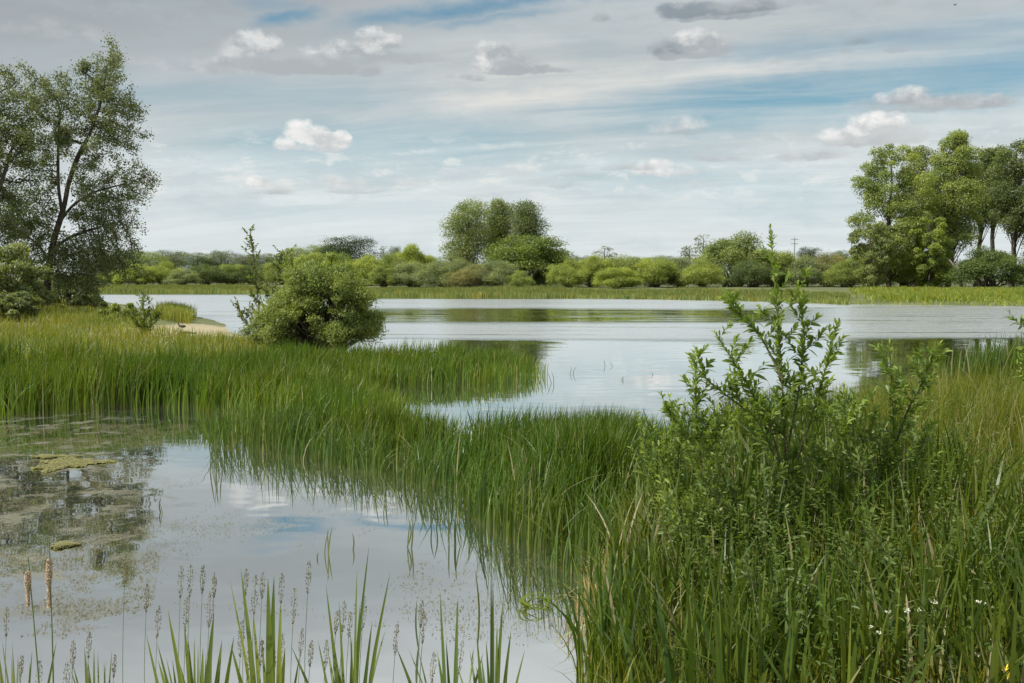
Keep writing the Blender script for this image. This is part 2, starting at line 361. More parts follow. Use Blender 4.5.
def inside(poly, x, y):
    poly = np.asarray(poly); c = np.zeros(x.shape, bool); n = len(poly); j = n - 1
    for i in range(n):
        xi, yi = poly[i]; xj, yj = poly[j]
        if yi != yj:
            c ^= ((yi > y) != (yj > y)) & (x < (xj - xi) * (y - yi) / (yj - yi) + xi)
        j = i
    return c
def sdist(poly, x, y):
    poly = np.asarray(poly); d = np.full(x.shape, 1e9); n = len(poly)
    for i in range(n):
        a = poly[i]; b = poly[(i + 1) % n]; ab = b - a; t = np.clip(((x - a[0]) * ab[0] + (y - a[1]) * ab[1]) / max(ab @ ab, 1e-9), 0, 1)
        d = np.minimum(d, np.hypot(x - a[0] - t * ab[0], y - a[1] - t * ab[1]))
    return np.where(inside(poly, x, y), d, -d)
def poly(pix, extra=()):
    return np.array([gp(*p)[:2] for p in pix] + [np.array(e, float) for e in extra])
def vnoise(x, y, s, seed=0):
    """smooth value noise for layout"""
    x = x / s + seed * 17.3; y = y / s + seed * 5.7
    xi = np.floor(x).astype(int); yi = np.floor(y).astype(int); fx = x - xi; fy = y - yi
    fx = fx * fx * (3 - 2 * fx); fy = fy * fy * (3 - 2 * fy)
    def h(a, b): 
        v = np.sin(a * 127.1 + b * 311.7 + seed * 3.1) * 43758.5453; return v - np.floor(v)
    return (h(xi, yi) * (1 - fx) + h(xi + 1, yi) * fx) * (1 - fy) + (h(xi, yi + 1) * (1 - fx) + h(xi + 1, yi + 1) * fx) * fy

# ------------------------------------------------------------------ terrain
LEFT = poly([(-900, 405), (0, 408), (110, 402), (220, 398), (330, 392), (372, 378), (385, 362), (330, 348), (262, 340), (236, 333), (222, 322), (196, 316), (160, 311), (128, 305), (104, 301)], [(-42, 66), (-75, 66), (-130, 40)])
BANK = np.array([(-60, 2.0), (-2.4, 3.0), (-0.6, 3.4)] + [tuple(gp(*p)[:2]) for p in [(575, 700), (588, 640), (604, 600), (622, 560), (640, 525), (668, 488), (720, 462), (800, 448), (880, 432), (950, 414), (1024, 392), (1300, 352)]] + [(60, 26), (120, 20), (120, -60), (-60, -60)])
shore_px = [(-700, 289), (-200, 290), (100, 291), (235, 292), (330, 295), (420, 296.5), (560, 297.5), (700, 300), (790, 302), (850, 304.5), (1024, 306.5), (1300, 309), (1900, 312)]
FAR = np.array([tuple(gp(*p)[:2]) for p in shore_px] + [(900, 120), (3200, 3200), (-3200, 3200), (-900, 150)])
def height(x, y):
    x = np.asarray(x, float); y = np.asarray(y, float)
    def prof(d, hmax, wid, soft=.35):
        return np.where(d > 0, hmax * (1 - np.exp(-np.maximum(d, 0) / wid)), np.maximum(-0.6, d * soft))
    jit = (vnoise(x, y, 1.7, 1) - .5) * .35 + (vnoise(x, y, .6, 2) - .5) * .12
    h = prof(sdist(LEFT, x, y) + jit, 0.45, 4.0)
    h = np.maximum(h, prof(sdist(BANK, x, y) + jit * .6, 0.5, 2.0))
    h = np.maximum(h, prof(sdist(FAR, x, y) + jit * 2, 0.6, 8.0))
    far = np.clip((y - 180) / 400, 0, 1)
    return h + np.where(h > 0, (vnoise(x, y, 3.0, 4) - .5) * .08 * np.clip(h / .2, 0, 1), 0) + far * 1.2

ys = np.concatenate([np.arange(-30, 0, 2.0), np.arange(0, 32, .3), np.arange(32, 70, .7), np.arange(70, 200, 2.0), 200 * 1.09 ** np.arange(0, 33)])
xs_h = np.concatenate([np.arange(0, 16, .3), np.arange(16, 60, 1.0), np.arange(60, 160, 3.0), 160 * 1.12 ** np.arange(0, 28)])
xs_ = np.concatenate([-xs_h[:0:-1], xs_h])
GX, GY = np.meshgrid(xs_, ys)
GZ = height(GX, GY)
nx, ny = len(xs_), len(ys)
idx = np.arange(nx * ny).reshape(ny, nx)
Q = np.stack([idx[:-1, :-1], idx[:-1, 1:], idx[1:, 1:], idx[1:, :-1]], -1).reshape(-1, 4)
mg, t = new_mat('ground_soil')
pos = t.n('ShaderNodeNewGeometry').outputs['Position']
n1 = t.noise(pos, 0.35, 5, 0.6); n2 = t.noise(pos, 6, 4, 0.6)
gc = t.mix(t.ss(n1, .35, .65), (0.05, 0.075, 0.02), (0.10, 0.12, 0.035))
gc = t.mix(t.ss(n2, .4, .7, 0, .6), gc, (0.11, 0.085, 0.045))
px_, py_, pz_ = t.sep(pos)
sc_ = gp(196, 329, .2)
vv = t.vec('MULTIPLY', t.vec('SUBTRACT', pos, (sc_[0], sc_[1], 0)), (1.0, .42, 0))
ln = t.n('ShaderNodeVectorMath', operation='LENGTH'); t.link(vv, ln.inputs[0])
sandm = t.ss(t.math('ADD', ln.outputs[1], t.math('ADD', t.math('MULTIPLY', t.math('SUBTRACT', n2, .5), 2.2), t.math('MULTIPLY', t.math('SUBTRACT', n1, .5), 4.0))), 2.9, 1.6)
gc = t.mix(sandm, gc, t.mix(n2, (0.20, 0.175, 0.10), (0.36, 0.31, 0.19)))
b = t.n('ShaderNodeBsdfPrincipled'); t.link(gc, b.inputs['Base Color']); b.inputs['Roughness'].default_value = 0.95
bp = t.n('ShaderNodeBump'); bp.inputs['Distance'].default_value = 0.05; t.link(n2, bp.inputs['Height']); t.link(bp.outputs[0], b.inputs['Normal'])
o_ = t.n('ShaderNodeOutputMaterial'); t.link(b.outputs[0], o_.inputs[0])
tag(obj('ground', make_mesh('ground', np.stack([GX, GY, GZ], -1).reshape(-1, 3), Q, mg, smooth=True)), kind='structure')

# ------------------------------------------------------------------ water
mw, t = new_mat('lake_water')
pos = t.n('ShaderNodeNewGeometry').outputs['Position']
wx, wy, wz = t.sep(pos)
big = t.noise(t.vec('MULTIPLY', pos, (0.5, 1.0, 1.0)), 0.09, 3, 0.5)
wyn = t.math('ADD', wy, t.math('MULTIPLY', t.math('SUBTRACT', big, .5), 7.0))
wxr = t.math('DIVIDE', wx, t.math('MAXIMUM', wy, 1.0))
nearb = t.math('MULTIPLY', t.ss(wyn, 32.5, 35), t.ss(wyn, 47, 43.5))
farb = t.math('MULTIPLY', t.ss(wyn, 60, 68), t.ss(wy, 94, 88))
rightb = t.math('MULTIPLY', t.math('MULTIPLY', t.ss(wyn, 34, 36), t.ss(wy, 90, 80)), t.ss(wxr, 0.24, 0.36))
leftb = t.math('MULTIPLY', t.math('MULTIPLY', t.ss(wyn, 40, 45), t.ss(wy, 115, 105)), t.ss(wxr, -0.20, -0.28))
rip = t.math('MAXIMUM', t.math('MAXIMUM', nearb, farb), t.math('MAXIMUM', rightb, leftb))
streak = t.noise(t.vec('MULTIPLY', pos, (0.16, 1.3, 1.0)), 0.5, 4, 0.6)
rip = t.math('MULTIPLY', rip, t.ss(streak, 0.28, 0.45), clamp=True)
amb = t.ss(wy, 14, 60, 0.0, 0.14)
rip2 = t.math('MAXIMUM', rip, t.math('MULTIPLY', t.ss(streak, .45, .65), amb))
wav = t.noise(t.vec('MULTIPLY', pos, (0.55, 1.0, 1.0)), 3.2, 3, 0.6)
calm = t.noise(t.vec('MULTIPLY', pos, (0.6, 1.0, 1.0)), 1.1, 2, 0.5)
hgt = t.math('ADD', t.math('MULTIPLY', wav, t.math('MULTIPLY', rip2, 0.075)), t.math('MULTIPLY', calm, 0.005))
bp = t.n('ShaderNodeBump'); bp.inputs['Distance'].default_value = 1.0; bp.inputs['Strength'].default_value = 1.0; t.link(hgt, bp.inputs['Height'])
dif = t.n('ShaderNodeBsdfDiffuse')
film_n = t.noise(t.vec('MULTIPLY', pos, (1, 1, 1)), 2.3, 6, 0.7)
filmL = t.noise(pos, 0.55, 3, 0.55)
film_zone = t.math('MULTIPLY', t.ss(t.math('ADD', wxr, t.math('MULTIPLY', t.math('SUBTRACT', filmL, .5), .25)), -0.33, -0.42), t.math('MULTIPLY', t.ss(wy, 5.6, 6.6), t.ss(wy, 17, 14)))
film = t.math('MULTIPLY', t.ss(film_n, .50, .60), film_zone)
t.link(t.mix(film, (0.06, 0.065, 0.05), (0.14, 0.14, 0.105)), dif.inputs[0])
gl = t.n('ShaderNodeBsdfGlossy'); gl.inputs['Color'].default_value = (0.97, 0.98, 0.97, 1)
t.link(bp.outputs[0], gl.inputs['Normal']); t.link(t.math('MULTIPLY_ADD', rip, 0.22, 0.015), gl.inputs['Roughness'])
fr = t.n('ShaderNodeFresnel'); fr.inputs['IOR'].default_value = 2.4
fac = t.math('MULTIPLY_ADD', fr.outputs[0], 0.45, 0.66, clamp=True)
fac = t.math('MULTIPLY', fac, t.math('SUBTRACT', 1.0, t.math('MULTIPLY', film, 0.75)))
mx = t.n('ShaderNodeMixShader'); t.link(fac, mx.inputs[0]); t.link(dif.outputs[0], mx.inputs[1]); t.link(gl.outputs[0], mx.inputs[2])
o_ = t.n('ShaderNodeOutputMaterial'); t.link(mx.outputs[0], o_.inputs[0])
V = [(-700, -40, 0), (700, -40, 0), (700, 330, 0), (-700, 330, 0)]
tag(obj('lake_water', make_mesh('lake_water', V, [[0, 1, 2, 3]], mw)), kind='structure')

# ------------------------------------------------------------------ blades (reeds, grass)
def blades(x, y, z, hgt, wid, lean, az_l, curve=2.0, nseg=4, r=rng, fold=0.0, tint=None, blunt=0.8):
    N = len(x); T = np.linspace(0, 1, nseg + 1)
    face = r.uniform(0, 2 * np.pi, N)
    hx, hy = np.cos(az_l), np.sin(az_l)
    cen = np.zeros((N, nseg + 1, 3)); 
    L = lean[:, None] * T[None] ** curve * hgt[:, None]
    drop = 0.45 * (lean[:, None] ** 2) * T[None] ** 3 * hgt[:, None]
    cen[..., 0] = x[:, None] + hx[:, None] * L; cen[..., 1] = y[:, None] + hy[:, None] * L
    cen[..., 2] = z[:, None] + hgt[:, None] * T[None] - drop
    ww = wid[:, None] * .5 * np.clip((1 - T[None] ** 3) ** blunt, 0.05, 1)
    off = np.stack([np.cos(face)[:, None] * ww, np.sin(face)[:, None] * ww, np.zeros_like(ww)], -1)
    V = np.stack([cen - off, cen + off], 2).reshape(-1, 3)
    i = np.arange(nseg); q = np.stack([2 * i, 2 * i + 1, 2 * i + 3, 2 * i + 2], 1)
    Q = (np.arange(N) * 2 * (nseg + 1))[:, None, None] + q[None]
    tn = r.uniform(0, 1, N) if tint is None else tint
    return V, Q.reshape(-1, 4), np.repeat(tn, 2 * (nseg + 1)), np.tile(np.repeat(T, 2), N)
def scatter(pl, n, seed, clump=0.5, cs=0.5, edge=0.0):
    r = np.random.default_rng(seed); pl = np.asarray(pl); lo, hi = pl.min(0), pl.max(0); X, Y = [], []; got = 0
    while got < n:
        x = r.uniform(lo[0], hi[0], n * 2); y = r.uniform(lo[1], hi[1], n * 2)
        m = inside(pl, x, y) & (r.uniform(0, 1, len(x)) < 1 - clump + clump * 2 * np.clip(vnoise(x, y, cs, seed) - .25, 0, 1))
        if edge: m &= r.uniform(0, 1, len(x)) < np.clip(sdist(pl, x, y) / edge, 0.04, 1) ** 1.3
        x, y = x[m], y[m]; X.append(x); Y.append(y); got += len(x)
        if len(x) == 0 and got == 0: break
    return np.concatenate(X)[:n], np.concatenate(Y)[:n], r
def bed(name, label, cat, pl, n, hfun, wid, lean, color, mat, seed, clump=.5, cs=.5, nseg=4, wind=0.0, low=None, kind='stuff', tintp=1.0, edge=0.0):
    x, y, r = scatter(pl, n, seed, clump, cs, edge)
    z = height(x, y); z = np.where(z < 0, -0.03, z - .02)
    hh = hfun(x, y) * r.uniform(.62, 1.0, n) ** .7 * (0.82 + .36 * vnoise(x, y, 0.9, seed + 5))
    azl = r.uniform(0, 2 * np.pi, n)
    ln = np.abs(r.normal(0, lean, n)) + .02
    if wind: azl = np.where(r.uniform(0, 1, n) < wind, r.normal(0.1, .8, n), azl)
    V, Q, tn, al = blades(x, y, z, hh, wid * r.uniform(.6, 1.25, n), ln, azl, nseg=nseg, r=r, tint=r.uniform(0, 1, n) ** tintp)
    return tag(obj(name, make_mesh(name, V, Q, mat, tn, al), color=color), label, cat, kind=kind)

# reed beds standing in the shallow water and meadow grass on the banks
REED_L = poly([(-420, 402), (-60, 421), (60, 419), (130, 412), (214, 416), (232, 438), (330, 450), (430, 464), (446, 440), (425, 424), (392, 405), (332, 396), (382, 392), (470, 388), (530, 385), (552, 378), (548, 370), (470, 364), (400, 362), (330, 372), (200, 388), (-420, 390)])
REED_M = poly([(232, 438), (330, 452), (400, 466), (440, 484), (470, 508), (520, 540), (566, 560), (610, 566), (645, 540), (680, 500), (720, 468), (720, 452), (640, 458), (560, 462), (480, 452), (430, 440), (330, 436)])
G_REED = (0.070, 0.134, 0.010)
bed('reed_bed', 'dense bright green reed bed along the left bank between pond and meadow', 'reeds', REED_L, 21000,
    lambda x, y: np.clip(1.0 - .05 * (x + 8), .52, 1.0) * (.7 + .3 * np.clip(sdist(REED_L, x, y) / .8, 0, 1)), .018, .22, G_REED, M_BLADE, 11, .9, .45, wind=.5, tintp=1.1, edge=1.3)
bed('reed_bed', 'dark green reed bed crossing the middle between the pond and the lake', 'reeds', REED_M, 9000,
    lambda x, y: np.clip(.55 + .09 * (x + 3), .5, .9) * (.62 + .38 * np.clip(sdist(REED_M, x, y) / .8, 0, 1)), .014, .24, (0.054, 0.114, 0.009), M_BLADE, 12, .88, .33, wind=.5, tintp=1.1, edge=2.2, nseg=5)
bed('reed_bed', 'ragged sparse outer blades of the middle reeds standing in the pond', 'reeds', poly([(205, 445), (300, 462), (400, 482), (450, 508), (500, 540), (560, 575), (610, 600), (640, 560), (560, 545), (500, 505), (440, 470), (330, 440), (232, 428)]), 1500,
    lambda x, y: .48 + .25 * vnoise(x, y, .7, 3), .012, .34, (0.044, 0.092, 0.008), M_BLADE, 22, .97, .28, wind=.5, nseg=5)
MEADOW = np.array([tuple(gp(*p)[:2]) for p in [(-420, 385), (0, 385), (200, 385), (330, 380), (372, 366), (330, 351), (262, 344), (200, 345), (150, 335), (120, 322), (100, 312), (100, 303)]] + [(-40, 62), (-60, 50)])
bed('meadow_grass', 'yellow-green seeding grass covering the meadow round the left trees', 'grass', MEADOW, 60000,
    lambda x, y: .30 + .32 * vnoise(x, y, 2.2, 8), .018, .42, (0.160, 0.205, 0.030), M_GRASS, 13, .8, .9, nseg=3)
SANDG = np.array([tuple(gp(*p)[:2]) for p in [(100, 309), (128, 309), (160, 314), (188, 318), (192, 322), (150, 322)]])
bed('bank_grass', 'yellow-green grass tuft on the sandy point beside the water', 'grass', np.array([tuple(gp(*p)[:2]) for p in [(160, 327), (196, 329), (197, 316), (165, 313), (150, 320)]]), 2600,
    lambda x, y: .35 + .6 * vnoise(x, y, 1.6, 6), .028, .4, (0.19, 0.23, 0.04), M_FARB, 14, .6, .8, nseg=3, edge=1.6)
B2 = BANK[3:-4]
BG = np.concatenate([B2[:9], [tuple(gp(950, 414)[:2]), tuple(gp(1024, 392)[:2]), (16, 26), (16, 10), (8, 3.2), (1.0, 3.4), (0.45, 3.9)]])
bed('bank_grass', 'tall mixed green and straw-coloured grass covering the right-hand bank', 'grass', BG, 78000,
    lambda x, y: np.clip(.40 + .05 * (y - 4) + .03 * x, .36, .82) * (.72 + .5 * vnoise(x, y, 1.1, 12)), .0070, .34, (0.098, 0.138, 0.013), M_GRASS, 15, .45, .35, tintp=.8)
bed('bank_grass', 'broad dark blades of sweet-grass among the finer grass by the pond edge', 'grass', np.concatenate([B2[:8], [(3.2, 8.5), (3.6, 5), (2.6, 3.6), (1.0, 3.8)]]), 3600,
    lambda x, y: np.clip(.62 + .03 * y, .6, .9), .022, .30, (0.050, 0.096, 0.012), M_BLADE, 16, .8, .4, nseg=6)
bed('bank_grass', 'arching grey-green grass blades low on the bank', 'grass', np.array([tuple(gp(*p)[:2]) for p in [(600, 640), (640, 560), (760, 500), (900, 470), (1060, 470)]] + [(6.5, 5.5), (4.2, 3.6), (1.0, 3.7)]), 2600,
    lambda x, y: .52 + 0 * x, .013, .75, (0.13, 0.175, 0.085), M_BLADE, 24, .85, .5, nseg=7)
bed('seeding_grass', 'fine buff seeding grass tops waving over the right bank', 'grass', np.array([tuple(gp(*p)[:2]) for p in [(820, 470), (900, 440), (1024, 410), (1200, 400)]] + [(9, 6), (4.6, 4.6), (3.2, 6.0)]), 6000,
    lambda x, y: .62 + .03 * (y - 6), .0045, .22, (0.11, 0.145, 0.03), M_GRASS, 25, .8, .9, nseg=4)
bed('dead_stems', 'bleached straw litter lying at the muddy pond edge', 'litter', poly([(560, 640), (596, 560), (640, 540), (652, 580), (640, 640), (610, 690)]), 320,
    lambda x, y: .22 + 0 * x, .009, 1.4, (0.22, 0.18, 0.11), M_GRASS, 17, .5, .4, nseg=3, tintp=.05)
bed('reed_bed', 'tall dark reeds standing at the far edge of the right bank', 'reeds', poly([(930, 424), (1000, 404), (1100, 380), (1200, 372), (1200, 392), (1060, 410), (985, 428)]), 3800,
    lambda x, y: 1.0 + .06 * (x - 5), .020, .12, (0.048, 0.098, 0.010), M_BLADE, 18, .5, .6, wind=.3)
bed('dead_stems', 'bent straw-coloured dead stems among the bases of the middle reeds', 'litter', REED_M, 260,
    lambda x, y: .36 + 0 * x, .008, .9, (0.13, 0.12, 0.06), M_GRASS, 21, .6, .4, nseg=4, tintp=.3)
# far shore belts
def strip(px_list, d0, d1):
    f = [gp(*p)[:2] for p in px_list]
    return np.array([(a[0] * (1 + d0 / a[1]), a[1] + d0) for a in f] + [(a[0] * (1 + d1 / a[1]), a[1] + d1) for a in f[::-1]])
bed('reed_bed', 'low yellow-green reed belt along the whole far shore of the lake', 'reeds', strip(shore_px[1:10], -1.2, 11), 85000,
    lambda x, y: (.58 + .35 * (vnoise(x, y, 9.0, 3) - .5) + .3 * (vnoise(x, y, 1.5, 5) - .5)), .06, .25, (0.145, 0.19, 0.055), M_FARB, 19, .6, 3.0, nseg=2)
bed('meadow_grass', 'bright sunlit grass strip in front of the tall poplars on the right', 'grass', strip([(845, 304.3), (1024, 306.5), (1300, 309)], -.8, 40), 50000,
    lambda x, y: .25 + .5 * vnoise(x, y, 4.0, 9) * vnoise(x, y, 1.2, 2), .07, .4, (0.165, 0.225, 0.035), M_FARB, 20, .5, 5.0, nseg=2, tintp=.7, edge=5.0)

# ------------------------------------------------------------------ trees and bushes
def shell_leaves(c, rad, n, size, r, spike=.5, flat=.85, asp=.5, sd=.20):
    """n leaf faces over and inside lobes c (K,3) with radii rad (K)"""
    k = r.choice(len(c), n, p=rad ** 2 / np.sum(rad ** 2))
    d = unit(r.normal(size=(n, 3))); d[:, 2] = np.where(r.uniform(0, 1, n) < .5, np.abs(d[:, 2]), d[:, 2])
    rr = rad[k] * np.clip(r.normal(.86, sd, n), .12, 2.0)
    p = c[k] + d * rr[:, None] * np.array([1, 1, flat])
    L = size * r.uniform(.6, 1.3, n)
    V, Q = leaves(p, L, L * asp, nrm=d + np.array([0, 0, .3]), nb=.9, axis=unit(d + np.array([0, 0, .8])), ab=spike * 2, r=r)
    lt = r.uniform(0, 1, len(c))[k] * .5 + r.uniform(0, 1, n) * .5
    return V, Q, np.repeat(lt, 4), p
def bush_meshes(seed, w, d, h, n, size, nl=26, spike=.6, asp=.45, lob=(.20, .36), taper=1.0):
    """a rounded shrub: crown of leaf lobes on many stems"""
    r = np.random.default_rng(seed); c, rad = [], []
    for i in range(nl):
        a = r.uniform(0, 2 * np.pi); e = math.asin(r.uniform(0.0, 1) ** taper); f = r.uniform(.45, .78)
        c.append([math.cos(a) * math.cos(e) * w / 2 * f, math.sin(a) * math.cos(e) * d / 2 * f, h * (.16 + .62 * math.sin(e) * f / .78)])
        rad.append(r.uniform(*lob) * min(w, h * 1.6) * .5)
    c = np.array(c); rad = np.array(rad)
    V, Q, tn, _ = shell_leaves(c, rad, n, size, r, spike, asp=asp, sd=.36 if size < .1 else .23)
    V[:, 2] = np.maximum(V[:, 2], 0.02)
    kx, ky, kz = w / 2 / np.percentile(np.abs(V[:, 0]), 98), d / 2 / np.percentile(np.abs(V[:, 1]), 98), h / np.percentile(V[:, 2], 99)
    S3 = np.array([kx, ky, kz]); V = V * S3; c = c * S3
    crown = make_mesh('crown', V, Q, M_LEAF, tn)
    p0 = np.stack([r.normal(0, w * .05, nl), r.normal(0, d * .05, nl), np.full(nl, -.1)], 1)
    mid = (p0 + c) / 2 + np.array([0, 0, .0]); mid[:, :2] *= .8
    r0 = np.full(nl, max(.02, h * .010))
    stems = make_mesh('stem', *join([tubes(p0, r0, mid, r0 * .75, 5), tubes(mid, r0 * .75, c, r0 * .3, 5)]), M_BARK)
    return crown, stems
def tree_meshes(seed, h, w, n, size, prof, nl=46, lob=(.10, .17), base=.18, lean=0.0, trunk_r=.02, spike=.4, asp=.55, bark=None, fork=0):
    """tapered trunk, limbs to each foliage lobe; prof(t) = crown radius / (w/2) at height fraction t"""
    r = np.random.default_rng(seed); T = np.linspace(0, 1, 14)
    wob = np.cumsum(r.normal(0, .012 * h, (14, 2)), 0) * .6
    tr = np.stack([wob[:, 0] + lean * h * T ** 1.5, wob[:, 1], T * h * .93], 1); tr[0] = [0, 0, -.2]
    parts = [pathtube(tr, trunk_r * h * (1 - T) ** .8 + .012 * h * .3, 0, 8)]
    c, rad, A, B, RA, RB = [], [], [], [], [], []
    for i in range(nl):
        t_ = base + (1 - base) * ((i + r.uniform(0, 1)) / nl) ** .9; a = r.uniform(0, 2 * np.pi); lr = r.uniform(*lob) * h * (.75 if t_ > .85 else 1)
        pr = prof(t_) * w / 2; f = r.uniform(.2, 1) ** .6
        axis = np.array([np.interp(t_, T, tr[:, 0]), np.interp(t_, T, tr[:, 1]), t_ * h - lr * .5])
        q = axis + np.array([math.cos(a), math.sin(a), 0]) * max(pr * f - lr * .45, 0)
        c.append(q); rad.append(min(lr, max(pr * .75, .05 * h)))
        tb = max(t_ - .16 - .1 * f, .06); s = np.array([np.interp(tb, T, tr[:, 0]), np.interp(tb, T, tr[:, 1]), tb * h * .93])
        m = s * .45 + q * .55 + np.array([0, 0, .02 * h]); lr0 = trunk_r * h * .32 * (1.15 - t_)
        A += [s, m]; B += [m, q]; RA += [lr0, lr0 * .7]; RB += [lr0 * .7, lr0 * .25]
        for _ in range(3):
            e = q + r.normal(0, .5, 3) * lr; A.append(m); B.append(e); RA.append(lr0 * .4); RB.append(lr0 * .15)
    parts.append(tubes(A, RA, B, RB, 5))
    c = np.array(c); rad = np.array(rad)
    V, Q, tn, _ = shell_leaves(c, rad, n, size, r, spike, asp=asp)
    return make_mesh('crown', V, Q, M_LEAF, tn), make_mesh('trunk', *join(parts), bark or M_BARK)

def place(name, label, cat, meshes, loc, s=(1, 1, 1), rz=0, color=(.1, .14, .04), group=None, part='trunk'):
    t_ = thing(name, label, cat, loc, rz, group, s)
    obj('crown', meshes[0], t_, color); obj(part, meshes[1], t_)
    return t_
def gz(x, y): return float(height(np.array([x]), np.array([y]))[0])

poplar_prof = lambda t_: np.interp(t_, [.1, .3, .55, .8, .95, 1], [.55, .85, 1.0, .88, .55, .2])
round_prof = lambda t_: np.interp(t_, [.1, .3, .55, .8, .95, 1], [.5, .85, 1.0, .95, .75, .5])
high_prof = lambda t_: np.interp(t_, [.1, .35, .5, .7, .92, 1], [.1, .35, .8, 1.0, .9, .55])

# unit-size meshes (height 1 -> scaled on placing); leaf sizes are relative
BUSH = [bush_meshes(100 + i, 10, 9, 6, 40000, .18, nl=70, spike=.8 if i % 2 else .4, lob=(.13, .26)) for i in range(6)]
DOME = [bush_meshes(120 + i, 10, 9, 7, 32000, .20, nl=60, spike=.8, lob=(.14, .24), taper=.8) for i in range(2)]
TREE = [tree_meshes(140 + i, 10, 8, 32000, .17, round_prof, nl=70, lob=(.10, .18), base=.06) for i in range(3)]
SPIN = [tree_meshes(150 + i, 10, 4.5, 1100, .34, round_prof, nl=26, lob=(.07, .12), base=.2) for i in range(2)]
def far(kind, i, px, top, wpx, D, color, label, name='bush', cat='bush', group=None, depth=1.0):
    p = at(px, 280, D); x, y = p[0], p[1]; z = gz(x, y)
    H = CAM[2] + (275.2 - top) / F_PX * D - z; Wd = wpx / F_PX * D
    ms, (w0, h0), part = {'b': (BUSH, (10, 6), 'stem'), 'd': (DOME, (10, 7), 'stem'), 't': (TREE, (8, 10), 'trunk'), 's': (SPIN, (4.5, 10), 'trunk')}[kind]
    place(name, label, cat, ms[i % len(ms)], (x, y, z - .05), (Wd / w0 * 1.30, Wd / w0 * 1.15 * depth, H / h0 * 1.04), random.uniform(0, 6.28), color, group, part)
YG = (0.25, 0.31, 0.075); MG = (0.195, 0.25, 0.065); GG = (0.19, 0.235, 0.11); DGn = (0.10, 0.14, 0.05); BR = (0.21, 0.215, 0.09); BY = (0.25, 0.31, 0.06); BG_ = (0.13, 0.16, 0.095)
GB = 'bushes lining the far shore'; GT = 'trees on the skyline beyond the lake'
# skyline trees, farthest
for a in [
 ('t', 0, 96, 250, 44, 230, BG_, 'dark far tree just right of the big left tree trunk on the skyline'),
 ('t', 1, 128, 251, 40, 235, BG_, 'dark skyline tree above the left end of the far reed belt'),
 ('t', 2, 150, 253, 34, 225, MG, 'mid-green skyline tree, second from the left end of the far shore'),
 ('t', 0, 172, 252, 36, 240, BG_, 'dark grey-green skyline tree above the domed willow at left'),
 ('t', 1, 198, 254, 34, 230, DGn, 'low dark skyline tree above the yellow grass on the sandy point'),
 ('t', 2, 221, 252, 34, 235, BG_, 'dark skyline tree left of the wispy sapling'),
 ('t', 0, 244, 255, 34, 250, BG_, 'low bluish skyline tree behind the wispy sapling'),
 ('t', 1, 268, 255, 36, 255, BG_, 'bluish far tree between the wispy sapling and the round willow bush'),
 ('t', 2, 300, 249, 40, 220, MG, 'mid-green skyline tree above the round willow bush'),
 ('t', 0, 322, 246, 34, 215, MG, 'green skyline tree at the left foot of the dark rounded tree')]:
    far(*a, name='tree', cat='tree', group=GT)
far('t', 1, 348, 239, 60, 190, (0.035, 0.06, 0.022), 'dark green rounded tree standing out over the bushes left of the poplars', 'tree', 'tree')
for a in [
 ('s', 0, 385, 247, 14, 190, BG_, 'thin dark tree tip between the dark rounded tree and the yellow bush'),
 ('t', 2, 396, 248, 16, 185, DGn, 'small dark tree just left of the bright yellow-green domed bush'),
 ('t', 0, 434, 258, 26, 190, MG, 'low tree at the left foot of the poplars'),
 ('t', 1, 572, 257, 26, 210, BG_, 'low dark skyline tree right of the dark-hollowed willow dome'),
 ('s', 0, 605, 247, 24, 210, BG_, 'sparse grey spindly tree alone above the bushes in the middle'),
 ('t', 2, 590, 257, 22, 215, DGn, 'dark low skyline tree left of the sparse grey tree'),
 ('t', 0, 640, 258, 30, 210, MG, 'low skyline tree right of the sparse grey tree'),
 ('t', 1, 664, 257, 26, 205, DGn, 'dark low skyline tree left of the pair of thin trees'),
 ('s', 1, 689, 247, 20, 195, BG_, 'shorter of the pair of thin grey trees left of the big willow dome'),
 ('s', 0, 704, 236, 21, 190, BG_, 'taller thin grey tree left of the big willow dome'),
 ('t', 2, 764, 256, 30, 205, MG, 'skyline tree directly behind the top of the foreground sapling'),
 ('t', 0, 809, 249, 26, 195, (0.05, 0.075, 0.03), 'small rounded dark tree between the two masts'),
 ('t', 1, 842, 252, 22, 200, DGn, 'small dark tree at the foot of the right-hand mast')]:
    far(*a, name='tree', cat='tree', group=GT)
